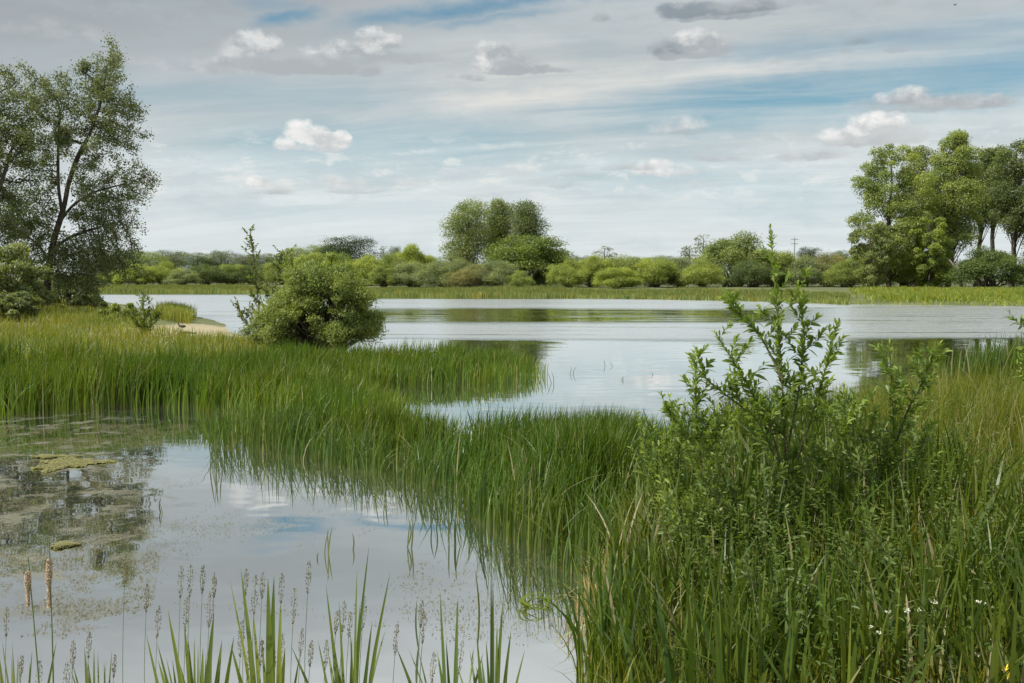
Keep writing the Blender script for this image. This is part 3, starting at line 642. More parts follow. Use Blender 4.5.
for a in [
 ('b', 0, 118, 270, 30, 160, MG, 'green bush at the far left end of the opposite shore'),
 ('b', 1, 140, 266, 34, 158, YG, 'bright yellow-green bush left of the domed willow on the far left shore'),
 ('b', 2, 163, 264, 34, 162, YG, 'pale yellow-green bush behind the domed willow on the far left shore'),
 ('d', 0, 182, 271, 30, 152, GG, 'small domed grey-green willow on the far left shore'),
 ('b', 3, 206, 266, 34, 160, DGn, 'dark bush right of the small domed willow'),
 ('b', 4, 230, 266, 34, 165, MG, 'green bush left of the wispy sapling on the far shore'),
 ('b', 5, 254, 266, 36, 165, DGn, 'dark bush behind the wispy sapling'),
 ('b', 0, 284, 262, 40, 160, MG, 'green bush behind the left shoulder of the round willow bush'),
 ('b', 1, 312, 256, 44, 160, YG, 'yellow-green bush behind the top of the round willow bush'),
 ('b', 2, 340, 257, 40, 150, MG, 'green bush under the dark rounded tree'),
 ('b', 3, 368, 258, 38, 148, YG, 'yellow-green bush right below the dark rounded tree'),
 ('b', 0, 392, 257, 34, 150, MG, 'green bush between the dark rounded tree and the yellow dome'),
 ('d', 1, 384, 268, 27, 132, MG, 'small neat domed bush at the water side below the skyline gap'),
 ('d', 0, 412, 248, 34, 155, BY, 'bright yellow-green domed bush left of the poplars'),
 ('b', 4, 414, 264, 46, 134, GG, 'broad grey-green willow bush below the bright yellow dome'),
 ('b', 5, 446, 262, 44, 128, GG, 'grey-green bush below the leftmost poplar'),
 ('b', 2, 472, 267, 38, 124, BR, 'brownish olive bush below the middle of the poplar group'),
 ('b', 0, 497, 263, 40, 124, GG, 'grey-green bush in front of the dark-hollowed willow dome, on its left'),
 ('b', 1, 519, 272, 24, 120, MG, 'small green bush at the reed edge in front of the willow dome'),
 ('b', 3, 546, 266, 22, 132, DGn, 'very dark low bush standing in for the shaded hollow at the right foot of the willow dome'),  # added bush: its dark leaf colour stands in for the hollow's shadow
 ('b', 2, 567, 262, 36, 126, YG, 'yellow-green bush next to the right of the dark-hollowed dome'),
 ('b', 3, 594, 259, 42, 130, YG, 'large yellow-green bush left of the sparse grey tree'),
 ('b', 4, 616, 269, 36, 118, BY, 'yellowest low bush at the reed edge under the sparse grey tree'),
 ('b', 5, 628, 259, 44, 130, MG, 'green bush right of the sparse grey tree'),
 ('b', 0, 655, 260, 44, 128, YG, 'yellow-green bush midway between sparse tree and big willow dome'),
 ('b', 1, 682, 260, 42, 130, GG, 'grey-green bush under the pair of thin trees'),
 ('b', 2, 703, 262, 32, 126, YG, 'yellow-green bush touching the left of the big willow dome'),
 ('b', 3, 754, 262, 40, 128, DGn, 'dark bush at the right foot of the big willow dome'),
 ('b', 4, 776, 254, 44, 136, MG, 'green bush behind the foreground sapling on the far shore'),
 ('b', 5, 802, 259, 44, 134, GG, 'grey-green bush below the left-hand mast'),
 ('b', 0, 828, 256, 40, 136, BR, 'reddish-brown olive bush between the two masts'),
 ('b', 1, 848, 262, 36, 130, MG, 'green bush below the right-hand mast'),
 ('b', 2, 870, 252, 42, 134, YG, 'yellow-green bush at the left foot of the tall poplars on the right'),
 ('b', 5, 905, 252, 44, 128, MG, 'green bush among the poplar trunks on the right'),
 ('b', 3, 936, 258, 36, 126, MG, 'bush at the base of the pale leaning dead trunk')]:
    far(*a, group=GB)
far('d', 0, 527, 240, 76, 134, (0.13, 0.18, 0.045), 'big rounded willow dome in front of the right poplar of the middle group', 'willow_bush', 'willow')
far('d', 1, 733, 239, 64, 136, (0.17, 0.22, 0.07), 'big pale green domed willow behind the left side of the foreground sapling', 'willow_bush', 'willow')
far('d', 1, 989, 251, 58, 112, (0.085, 0.13, 0.032), 'dark rounded bush on the sunlit grass under the right poplars', 'bush', 'bush')
far('d', 0, 1032, 260, 34, 112, (0.10, 0.145, 0.04), 'green bush cut by the right edge beside the dark rounded bush', 'bush', 'bush')

# poplars: each its own crown
def poplar(seed, px, top, wpx, D, color, label, n=9000, prof=poplar_prof, base=.12, lean=0., size=.62, group=None, bark=None, nl=54, lob=(.045, .085), tr=.015):
    p = at(px, 280, D); z = gz(p[0], p[1]); H = CAM[2] + (275.2 - top) / F_PX * D - z; Wd = wpx / F_PX * D
    m = tree_meshes(seed, H, Wd, int(n * 4.0), size * .43, prof, nl=int(nl * 1.35), lob=lob, base=base, lean=lean, trunk_r=tr, bark=bark, spike=.3, asp=.6)
    place('poplar_tree', label, 'poplar', m, (p[0], p[1], z - .05), color=color, group=group)
GP = 'poplars in the middle of the far shore'; GR = 'tall poplars on the right shore'
PC = (0.175, 0.22, 0.075); PL = (0.20, 0.255, 0.065); PD = (0.125, 0.165, 0.06)
poplar(201, 464, 201, 58, 140, PC, 'leftmost and broadest of the three poplars in the middle, foliage to the ground', 9000, round_prof, .08, .05, .46, GP, lob=(.09, .16))
poplar(202, 497, 200, 34, 145, PC, 'middle one of the three poplars, bare lower trunk with sky beside it', 6000, high_prof, .36, 0, .46, GP, lob=(.09, .15))
poplar(203, 525, 202, 40, 142, PD, 'right-hand one of the three poplars, above the rounded willow dome', 6500, high_prof, .3, 0, .46, GP, lob=(.10, .16))
poplar(204, 440, 262, 28, 144, PC, 'small bushy poplar at the left foot of the middle group', 2500, round_prof, .08, 0, .4, None)
poplar(211, 890, 147, 84, 122, PL, 'leftmost tall poplar on the right shore, broad bright crown', 12500, lambda q: np.interp(q, [.08, .3, .5, .75, .93, 1], [.6, .75, .95, 1, .75, .4]), .10, 0, .50, GR)
poplar(212, 914, 147, 44, 134, PC, 'narrow poplar behind the gap between the two brightest right poplars', 8000, poplar_prof, .14, 0, .5, GR)
poplar(213, 948, 134, 56, 124, PL, 'tallest poplar of the right group with the pointed bright crown', 11500, poplar_prof, .3, .02, .5, GR)
poplar(214, 975, 152, 46, 136, PD, 'dark poplar with a bare trunk right of the tallest poplar', 6500, high_prof, .52, 0, .5, GR)
poplar(215, 992, 150, 36, 140, PC, 'poplar with a bare trunk, third trunk left of the right edge', 6000, high_prof, .52, 0, .5, GR)
poplar(216, 1012, 142, 56, 130, PD, 'dark grey-green poplar at the right edge with foliage low down', 10000, high_prof, .40, 0, .5, GR)
poplar(217, 1050, 146, 50, 126, PC, 'poplar cut off by the right edge of the picture', 8000, poplar_prof, .12, 0, .5, GR)
poplar(218, 928, 218, 48, 118, (0.19, 0.25, 0.045), 'lower bright young poplar in front of the tallest one, by the dead trunk', 7500, round_prof, .05, 0, .46, None)
poplar(219, 873, 222, 44, 117, PC, 'young poplar at the left edge of the right group', 5000, round_prof, .04, 0, .44, None)
# pale leaning dead trunk
p = at(962, 284, 113); z = gz(p[0], p[1])
dt = spline([(p[0], p[1], z - .2), (p[0] - .15, p[1], z + 1.2), (p[0] - .9, p[1], z + 2.6), (p[0] - 1.5, p[1] + .2, z + 3.4)], 14)
dt2 = spline([dt[7], dt[7] + [.1, .1, 1.2], dt[7] + [-.1, 0, 2.0]], 8)
tag(obj('dead_trunk', make_mesh('dead_trunk', *join([pathtube(dt, .20, .08, 7), pathtube(dt2, .1, .04, 6)]), M_BARKP)), 'pale leaning dead trunk between the right poplars and the dark rounded bush', 'dead tree')
# masts on the skyline
for px, top, bar, lab in ((794, 238, True, 'thin utility pole with cross-arms rising over the bushes behind the sapling'), (851, 237, False, 'plain thin grey mast rising over the bushes left of the right poplars')):
    D = 290; q = at(px, 275, D); z = gz(q[0], q[1]); H = CAM[2] + (275.2 - top) / F_PX * D - z
    root = thing('utility_pole', lab, 'pole', (q[0], q[1], z)) if bar else None
    me = make_mesh('pole', *pathtube([(0, 0, -.3), (0, 0, H * .5), (0, 0, H)], .20 if bar else .24, .13 if bar else .17, 8), M_METAL)
    if bar:
        obj('pole', me, root)
        for zz_ in (H - .5, H - 1.8): obj('cross_arm', make_mesh('cross_arm', *pathtube([(-1.1, 0, zz_), (0, 0, zz_), (1.1, 0, zz_)], .09, .09, 6), M_METAL), root)
    else:
        o = obj('mast', me, loc=(q[0], q[1], z)); tag(o, lab, 'mast')

# ------------------------------------------------------------------ space-colonised trees at left
def colonise(attr, nodes, parent, step, di, dk, iters, r):
    nodes = [np.array(n, float) for n in nodes]; parent = list(parent); A = attr.copy()
    def near(A, B): return np.linalg.norm(A[:, None] - B[None], axis=2)
    N = np.array(nodes); dm = near(A, N); ni = dm.argmin(1); nd = dm.min(1); alive = nd > dk * .5
    A, ni, nd = A[alive], ni[alive], nd[alive]
    for _ in range(iters):
        act = nd < di
        if not act.any(): break
        new, par = [], []
        for k in np.unique(ni[act]):
            m = act & (ni == k); d = unit(A[m] - nodes[k]).sum(0); l = np.linalg.norm(d)
            if l < 1e-3: continue
            q = nodes[k] + unit(d / l + r.normal(0, .12, 3)) * step
            new.append(q); par.append(int(k))
        if not new: break
        base = len(nodes); NN = np.array(new); dm = near(A, NN); j = dm.argmin(1); dmin = dm.min(1)
        nodes += new; parent += par
        up = dmin < nd; ni = np.where(up, base + j, ni); nd = np.where(up, dmin, nd)
        keep = nd > dk
        # drop attractors that no longer get closer
        A, ni, nd = A[keep], ni[keep], nd[keep]
        if len(A) == 0: break
    return np.array(nodes), np.array(parent)
def hero_tree(name, label, cat, base, D, ells, trunks, ncl, cs, nleaf, lsize, color, seed, depth=.8, sig=.42, root_r=.175):
    r = np.random.default_rng(seed); s = D / F_PX
    bx0, bz0 = base; loc = at(bx0, bz0, D); zb = gz(loc[0], loc[1]); loc = np.array([loc[0], loc[1], zb])
    def loc_(px, py, dy=0.0): q = at(px, py, D); return np.array([q[0] - loc[0], dy, q[2] - loc[2]])
    ar = np.array([e[2] * e[3] for e in ells], float); cl = []
    for k in r.choice(len(ells), ncl, p=ar / ar.sum()):
        cx, cy, rx, ry = ells[k]; v = unit(r.normal(size=3)) * r.uniform(0, 1) ** (1 / 2.4)
        c0 = loc_(cx, cy); cl.append(c0 + v * np.array([rx * s, (rx + ry) / 2 * s * depth, ry * s]))
    cl = np.array(cl); att = (cl[:, None] + r.normal(0, sig, (ncl, cs, 3))).reshape(-1, 3)
    nodes, parent = [], []
    for tr in trunks:
        pts = spline([loc_(*q) for q in tr['p']], tr.get('n', 20))
        if 'from' in tr: j = int(np.argmin(np.linalg.norm(np.array(nodes) - pts[0], axis=1))); parent.append(j); nodes.append(pts[1]); st = 2
        else: parent.append(-1); nodes.append(pts[0]); st = 1
        for q in pts[st:]: parent.append(len(nodes) - 1); nodes.append(q)
    n0 = len(nodes)
    N, Pp = colonise(att, nodes, parent, .30, 5.0, .42, 120, r)
    rad = np.zeros(len(N)); ch = np.zeros(len(N), int)
    for i in range(len(N) - 1, 0, -1):
        rad[i] = max(rad[i], .012 ** 2.3) if ch[i] == 0 else rad[i]
        if Pp[i] >= 0: rad[Pp[i]] += rad[i]; ch[Pp[i]] += 1
    rad = rad ** (1 / 2.3); rad *= root_r / rad[0]; rad = np.maximum(rad, .012)
    i = np.arange(1, len(N)); i = i[Pp[i] >= 0]
    root = thing(name, label, cat, tuple(loc))
    obj('trunk', make_mesh('trunk', *tubes(N[Pp[i]], np.minimum(rad[Pp[i]], rad[i] * 1.5), N[i], rad[i], 6), M_BARK, smooth=True), root)
    tip = np.where((np.arange(len(N)) >= n0) & (rad < .035))[0]
    k = r.choice(tip, nleaf); p = N[k] + r.normal(0, .16, (nleaf, 3)) + unit(N[k] - N[Pp[k]]) * .1
    L = lsize * r.uniform(.6, 1.35, nleaf)
    V, Q = leaves(p, L, L * .5, nrm=np.tile([0, 0, 1.], (nleaf, 1)), nb=.5, r=r)
    obj('crown', make_mesh('crown', V, Q, M_LEAF, np.repeat(r.uniform(0, 1, nleaf), 4)), root, color)
    return root
hero_tree('tall_tree', 'tall dark open-crowned tree with leaning forked trunk in the left meadow', 'tree', (47, 308), 50,
    [(105, 78, 26, 22), (60, 100, 24, 28), (98, 105, 36, 36), (120, 118, 18, 22), (70, 140, 36, 36), (114, 140, 28, 18), (128, 182, 17, 14), (104, 195, 38, 26), (92, 232, 44, 26), (106, 222, 30, 24),
     (100, 262, 38, 20), (40, 232, 34, 34), (24, 200, 26, 26), (66, 262, 46, 24), (36, 90, 8, 30), (45, 160, 18, 24)],
    [dict(p=[(47, 310), (47, 285), (50, 258), (56, 232), (64, 208), (68, 185)], n=26), dict(p=[(68, 185), (76, 160), (88, 138), (98, 112), (104, 88)], n=22, **{'from': 1}),
     dict(p=[(62, 212), (58, 186), (58, 150), (60, 110)], n=18, **{'from': 1}), dict(p=[(60, 222), (72, 205), (92, 192), (116, 186)], n=14, **{'from': 1}),
     dict(p=[(52, 250), (70, 236), (96, 228), (120, 222)], n=14, **{'from': 1}), dict(p=[(50, 262), (38, 244), (22, 232), (8, 222)], n=12, **{'from': 1})],
    230, 9, 70000, .115, (0.125, 0.155, 0.075), 31, sig=.34)
hero_tree('tall_tree', 'dark leafy tree cut by the left edge beside the forked tree', 'tree', (-38, 309), 47,
    [(-10, 96, 26, 24), (6, 130, 28, 36), (-20, 160, 44, 40), (-30, 210, 50, 30), (-5, 185, 22, 20), (-50, 130, 34, 40), (-4, 225, 24, 18)],
    [dict(p=[(-38, 311), (-36, 270), (-32, 230), (-28, 190), (-18, 140), (-8, 100)], n=36), dict(p=[(-34, 240), (-18, 215), (0, 190), (8, 160)], n=14, **{'from': 1}), dict(p=[(-31, 215), (-48, 180), (-54, 140)], n=12, **{'from': 1})],
    140, 9, 42000, .115, (0.12, 0.15, 0.07), 32, sig=.34)

# ------------------------------------------------------------------ near shrubs at left (real-size leaves)
def px_shrub(name, label, cat, px, top, base, wpx, D, n, size, color, seed, nl=50, lob=(.14, .24), spike=.8, asp=.4, dep=.9, taper=1.0):
    p = at(px, base, D); z = gz(p[0], p[1]); H = CAM[2] + (275.2 - top) / F_PX * D - z; Wd = wpx / F_PX * D
    m = bush_meshes(seed, Wd, Wd * dep, H, n, size, nl, spike, asp, lob, taper)
    place(name, label, cat, m, (p[0], p[1], z - .05), color=color, part='stem')
px_shrub('willow_bush', 'round yellow-green willow bush among the reeds in front of the lake', 'willow', 322, 266, 352, 108, 25, 62000, .060, (0.175, 0.225, 0.06), 301, 190, (.05, .15), 1.2, .32)
px_shrub('willow_bush', 'smaller pale shrub growing at the left foot of the round willow bush', 'willow', 282, 292, 348, 66, 26, 15000, .060, (0.19, 0.24, 0.08), 302, 60, (.07, .16), 1.2, .32)
px_shrub('willow_bush', 'large yellow-green bush under the trees at the left edge', 'willow', 2, 246, 320, 84, 42, 22000, .12, (0.18, 0.22, 0.085), 303, 90, (.07, .17), 1.0, .4)
px_shrub('bush', 'dark low bush right of the forked tree trunk', 'bush', 86, 298, 318, 60, 47, 9000, .12, (0.10, 0.13, 0.045), 304, 34)
px_shrub('bush', 'small grey-green bush at the left edge under the yellow-green bush', 'bush', 14, 292, 325, 50, 38, 9000, .10, (0.15, 0.185, 0.07), 305, 40, (.08, .18))
px_shrub('bush', 'yellow-green low bush between the dark bush and the sandy point', 'bush', 122, 303, 325, 38, 40, 5000, .11, (0.18, 0.23, 0.045), 306, 24)
px_shrub('willow_bush', 'upright willow shoots rising from the back of the round willow bush', 'willow', 334, 254, 350, 74, 26.5, 22000, .060, (0.19, 0.25, 0.045), 308, 80, (.05, .11), 1.4, .28)
px_shrub('bush', 'dark bush directly behind the forked tree trunk', 'bush', 66, 276, 312, 60, 56, 9000, .16, (0.10, 0.135, 0.05), 307, 44)

# ------------------------------------------------------------------ willow saplings with real leaves
def leaf_strip(base, dirn, L, Wd, r, droop=.25):
    """lanceolate leaves, folded at the midrib: 4 quads each"""
    N = len(base); up = np.tile([0, 0, 1.], (N, 1)) + r.normal(0, .45, (N, 3)); s = unit(np.cross(dirn, up)); nn = np.cross(s, dirn)
    V = []
    T = (0, .35, .7, 1.0); Wf = (.12, 1.0, .8, .04)
    for t_, wf in zip(T, Wf):
        c = base + dirn * (L * t_)[:, None] - np.array([0, 0, 1]) * (droop * L * t_ ** 2)[:, None]
        o = s * (Wd * .5 * wf)[:, None] + nn * (Wd * .16 * wf)[:, None]; o2 = -s * (Wd * .5 * wf)[:, None] + nn * (Wd * .16 * wf)[:, None]
        V += [c + o, c, c + o2]
    V = np.stack(V, 1).reshape(-1, 3); q = []
    for k in range(3):
        a = 3 * k; q += [[a, a + 1, a + 4, a + 3], [a + 1, a + 2, a + 5, a + 4]]
    Q = (np.arange(N) * 12)[:, None, None] + np.array(q)[None]
    return V, Q.reshape(-1, 4)
def sapling(name, label, cat, basepx, D, stems, seed, color, leafL=.076, leafW=.023, side=9, per=26, sidelen=.45, stem_r=.0085, yspread=.25, group=None, start=.12, droop=.25, open_=1.0, tip_tint=.25):
    r = np.random.default_rng(seed); b = at(basepx[0], basepx[1], D); z = gz(b[0], b[1]); loc = np.array([b[0], b[1], z])
    P0, LB, LD, LL, TT = [], [], [], [], []
    def put(path, start_, n, Lf, top):
        n = max(3, int(n)); tt = np.linspace(start_, 1, n); seg = np.linspace(0, 1, len(path))
        q = np.stack([np.interp(tt, seg, path[:, k]) for k in range(3)], 1); g = np.gradient(path, axis=0)
        ax = unit(np.stack([np.interp(tt, seg, g[:, k]) for k in range(3)], 1)); ang = np.arange(n) * 2.4 + r.uniform(0, 6)
        h = unit(np.cross(ax, np.tile([.3, .2, 1.], (n, 1)) + r.normal(0, .1, (n, 3)))); v = np.cross(ax, h)
        rd = h * np.cos(ang)[:, None] + v * np.sin(ang)[:, None]
        k = r.uniform(.35, .95, n)[:, None] * np.linspace(1.0, .45, n)[:, None] * 1.25
        LB.append(q); LD.append(unit(ax * 1.0 + rd * k * 1.25)); LL.append(Lf * r.uniform(.45, 1.3, n) * np.interp(tt, [0, .75, 1], [1, 1, .65])); TT.append(np.clip(tip_tint + .7 * tt ** 3 * top + r.normal(0, .17, n), 0, 1))
    for st in stems:
        pts = []; yy = st.get('y', 0.0)
        for j, q in enumerate(st['p']):
            c = at(q[0], q[1], D) - loc; c[1] = yy * j / (len(st['p']) - 1) + r.normal(0, .01); pts.append(c)
        S = spline(pts, 26); ln = np.linalg.norm(np.diff(S, axis=0), axis=1).sum(); rr = stem_r * st.get('r', 1)
        P0.append(pathtube(S, rr, rr * .25, 6)); put(S, max(start, .35), per * ln * 3.0, leafL, 1)
        ns = int(st.get('side', side) * 1.5)
        for k in range(ns):
            f = st.get('s0', start) + (.97 - st.get('s0', start)) * (k + r.uniform(0, 1)) / ns; a = r.uniform(0, 6.283)
            i0 = int(f * 25); o = S[i0]; l = sidelen * st.get('sl', 1) * (1.15 - .75 * f) * r.uniform(.5, 1.15)
            d0 = unit(np.array([math.cos(a) * .9 * open_, math.sin(a) * .8 * open_, r.uniform(.45, 1.0)]))
            pts2 = spline([o, o + d0 * l * .5, o + d0 * l * .9 + np.array([0, 0, l * .22])], 9)
            P0.append(pathtube(pts2, rr * .40 * (1.1 - f), rr * .12, 5)); put(pts2, .12, max(9, per * l * 3.6), leafL, .9)
    root = thing(name, label, cat, tuple(loc), group=group)
    obj('stem', make_mesh('stem', *join(P0), M_TWIG, smooth=True), root)
    LB, LD, LL, TT = map(np.concatenate, (LB, LD, LL, TT))
    V, Q = leaf_strip(LB, LD, LL, leafW * LL / leafL * r.uniform(.8, 1.15, len(LL)), r, droop)
    obj('foliage', make_mesh('foliage', V, Q, M_LEAF, np.repeat(TT, 12)), root, color)
    return root
WL = (0.135, 0.205, 0.034)
sapling('willow_sapling', 'tall young willow rising above the skyline in the right foreground', 'willow', (792, 602), 6.5, [
    dict(p=[(792, 602), (786, 520), (786, 430), (780, 330), (772, 228)], side=22, r=1.2, s0=.22, sl=.72, y=.05),
    dict(p=[(788, 490), (770, 430), (742, 380), (708, 330)], side=9, y=-.2, s0=.25, sl=.7), dict(p=[(768, 428), (735, 402), (703, 378), (694, 348)], side=7, y=-.1, sl=.6),
    dict(p=[(787, 450), (800, 400), (812, 340), (806, 284)], side=10, y=.2, s0=.25, sl=.75), dict(p=[(790, 480), (808, 420), (820, 370), (829, 322)], side=8, y=-.15, s0=.3, sl=.55),
    dict(p=[(783, 380), (765, 340), (742, 312), (728, 298)], side=6, y=.15, s0=.3, sl=.6), dict(p=[(786, 470), (770, 452), (752, 420), (735, 400)], side=6, y=-.3, sl=.7),
    dict(p=[(790, 550), (812, 480), (832, 430), (846, 398)], side=10, y=-.2, sl=.9)], 401, WL, per=30)
sapling('willow_sapling', 'second young willow with two bright tips right of the tall one', 'willow', (888, 585), 6.9, [
    dict(p=[(888, 585), (893, 510), (893, 430), (890, 344)], side=18, s0=.25, sl=.75), dict(p=[(893, 455), (905, 410), (918, 378), (926, 346)], side=9, y=-.15, s0=.3, sl=.6),
    dict(p=[(891, 500), (872, 455), (858, 420), (852, 396)], side=9, y=.15, s0=.2, sl=.8), dict(p=[(890, 530), (915, 470), (930, 440)], side=9, y=.1, sl=.9)], 402, (0.14, 0.215, 0.045), per=28)
sapling('willow_sapling', 'short willow shoot with an upright tip left of the tall young willow', 'willow', (712, 520), 7.2, [
    dict(p=[(712, 520), (700, 450), (697, 410), (698, 366)], side=12, s0=.3, sl=.6, y=.1), dict(p=[(705, 470), (680, 430), (664, 405)], side=8, sl=.8, y=-.1), dict(p=[(708, 490), (724, 440), (728, 410)], side=8, sl=.8)], 403, WL, per=26)
# lower willow scrub, each shrub its own thing
for k, (bx_, by_, D, st, lab, cc) in enumerate([
    (660, 545, 7.4, [(660, 545, 650, 470, 640, 420), (660, 540, 676, 480, 684, 418), (660, 545, 660, 480, 664, 432)], 'low willow scrub at the left end of the thicket, next to the mid reed bed', WL),
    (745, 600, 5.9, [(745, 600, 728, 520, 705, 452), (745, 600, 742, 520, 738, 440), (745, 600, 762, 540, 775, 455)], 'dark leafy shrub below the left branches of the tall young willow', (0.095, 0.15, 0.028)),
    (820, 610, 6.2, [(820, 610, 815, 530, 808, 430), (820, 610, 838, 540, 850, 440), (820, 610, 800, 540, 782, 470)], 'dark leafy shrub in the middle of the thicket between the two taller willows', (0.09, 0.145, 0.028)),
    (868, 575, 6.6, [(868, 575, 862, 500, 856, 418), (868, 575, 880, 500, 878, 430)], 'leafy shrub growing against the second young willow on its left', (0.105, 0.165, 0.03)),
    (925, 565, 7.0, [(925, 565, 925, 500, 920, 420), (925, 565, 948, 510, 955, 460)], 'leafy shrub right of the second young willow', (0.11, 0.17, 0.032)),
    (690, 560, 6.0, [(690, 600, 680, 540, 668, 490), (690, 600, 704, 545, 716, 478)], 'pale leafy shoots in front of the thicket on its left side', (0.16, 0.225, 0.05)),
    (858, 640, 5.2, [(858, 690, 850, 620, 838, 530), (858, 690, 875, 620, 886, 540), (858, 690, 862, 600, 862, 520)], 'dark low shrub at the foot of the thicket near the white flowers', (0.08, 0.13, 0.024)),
    (765, 660, 5.0, [(765, 690, 760, 640, 752, 560), (765, 690, 780, 630, 790, 566)], 'dark low shrub at the bottom of the thicket', (0.08, 0.13, 0.024))]):
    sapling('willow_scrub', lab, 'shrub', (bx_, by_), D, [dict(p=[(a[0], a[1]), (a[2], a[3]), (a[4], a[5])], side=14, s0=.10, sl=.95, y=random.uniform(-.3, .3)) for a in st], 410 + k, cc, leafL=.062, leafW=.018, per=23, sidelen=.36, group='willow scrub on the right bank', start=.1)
sapling('willow_sapling', 'willow twig poking in at the right edge above the reeds', 'willow', (1046, 420), 9.0, [
    dict(p=[(1046, 420), (1040, 380), (1032, 345), (1022, 318)], side=12, s0=.3), dict(p=[(1046, 400), (1030, 380), (1018, 372)], side=6)], 430, WL, per=22)
# wispy saplings on the left
sapling('wispy_sapling', 'tall wispy sapling with sparse leaves beside the round willow bush', 'sapling', (262, 340), 28, [
    dict(p=[(262, 340), (258, 300), (254, 262), (250, 230)], side=24, s0=.1, sl=.8), dict(p=[(264, 340), (272, 300), (280, 268), (282, 252)], side=16, s0=.1), dict(p=[(258, 338), (246, 322), (238, 306)], side=10, s0=.1)],
    440, (0.12, 0.15, 0.045), leafL=.12, leafW=.06, per=8, sidelen=.75, stem_r=.02, droop=.1)
sapling('wispy_sapling', 'second thin sapling rising between the wispy one and the round bush', 'sapling', (292, 340), 27, [
    dict(p=[(292, 340), (294, 300), (293, 270), (290, 250)], side=18, s0=.1), dict(p=[(292, 330), (302, 290), (310, 262)], side=14, s0=.1)],
    441, (0.15, 0.20, 0.05), leafL=.12, leafW=.05, per=10, sidelen=.6, stem_r=.02, droop=.1)
sapling('wispy_sapling', 'small leafy sapling at the left end of the sandy point', 'sapling', (145, 338), 31, [
    dict(p=[(145, 338), (144, 315), (143, 292)], side=18, s0=.05), dict(p=[(146, 338), (154, 322), (158, 312)], side=10, s0=.05), dict(p=[(143, 336), (134, 318), (128, 312)], side=8, s0=.05)],
    442, (0.13, 0.17, 0.05), leafL=.11, leafW=.06, per=11, sidelen=.5, stem_r=.016, droop=.1)

# ------------------------------------------------------------------ leafy undergrowth on the right bank (uncountable)
def undergrowth():
    pl_ = np.concatenate([poly([(640, 600), (660, 520), (720, 480), (900, 455), (1024, 430)]), [(9, 12), (7, 5), (4.5, 3.6), (1.2, 3.8)]])
    x, y, r = scatter(pl_, 3000, 55, .8, .8); z = height(x, y); LB, LD, LL, TT, S = [], [], [], [], []
    for i in range(len(x)):
        h = r.uniform(.28, .72); n = int(h * 34); a = r.uniform(0, 6.28); ln = r.uniform(0, .3)
        tt = np.linspace(.2, 1, n); q = np.stack([x[i] + math.cos(a) * ln * h * tt ** 2, y[i] + math.sin(a) * ln * h * tt ** 2, z[i] + h * tt], 1)
        an = np.arange(n) * 2.4; LB.append(q); LD.append(unit(np.stack([np.cos(an), np.sin(an), r.uniform(.1, .8, n)], 1)))
        LL.append(r.uniform(.025, .055, n)); TT.append(np.clip(r.uniform(0, 1) * .6 + .4 * tt, 0, 1)); S.append((q[0] - [0, 0, .2 * h], q[-1]))
    LB, LD, LL, TT = map(np.concatenate, (LB, LD, LL, TT))
    V, Q = leaf_strip(LB, LD, LL, LL * .27, r, .3)
    tag(obj('undergrowth', make_mesh('undergrowth', V, Q, M_LEAF, np.repeat(TT, 12)), color=(0.075, 0.125, 0.024)), 'tangle of small-leaved herbs between the grass on the right bank', 'undergrowth', kind='stuff')
undergrowth()

# ------------------------------------------------------------------ foreground plants at the bottom edge
def waterside(px, D): q = at(px, 500, D); return np.array([q[0], q[1], max(gz(q[0], q[1]), -.02)])
def tipz(py, D): return CAM[2] + (275.2 - py) / F_PX * D * 1.0
def curved_blade(p0, p1, wid, bow, r, n=10):
    P_ = spline([p0, (p0 + p1) / 2 + bow, p1], n); T = np.linspace(0, 1, n); f = r.uniform(-.6, .6); s = np.array([math.cos(f), math.sin(f), 0]); nn = np.cross(s, [0, 0, 1])
    w_ = wid * .5 * np.interp(T, [0, .15, .6, .9, 1], [.6, 1, .95, .4, .03])
    V = np.concatenate([P_ + s * w_[:, None] + nn * w_[:, None] * .35, P_, P_ - s * w_[:, None] + nn * w_[:, None] * .35]); q = []
    for i in range(n - 1): q += [[i, i + 1, n + i + 1, n + i], [n + i, n + i + 1, 2 * n + i + 1, 2 * n + i]]
    return V, np.array(q)
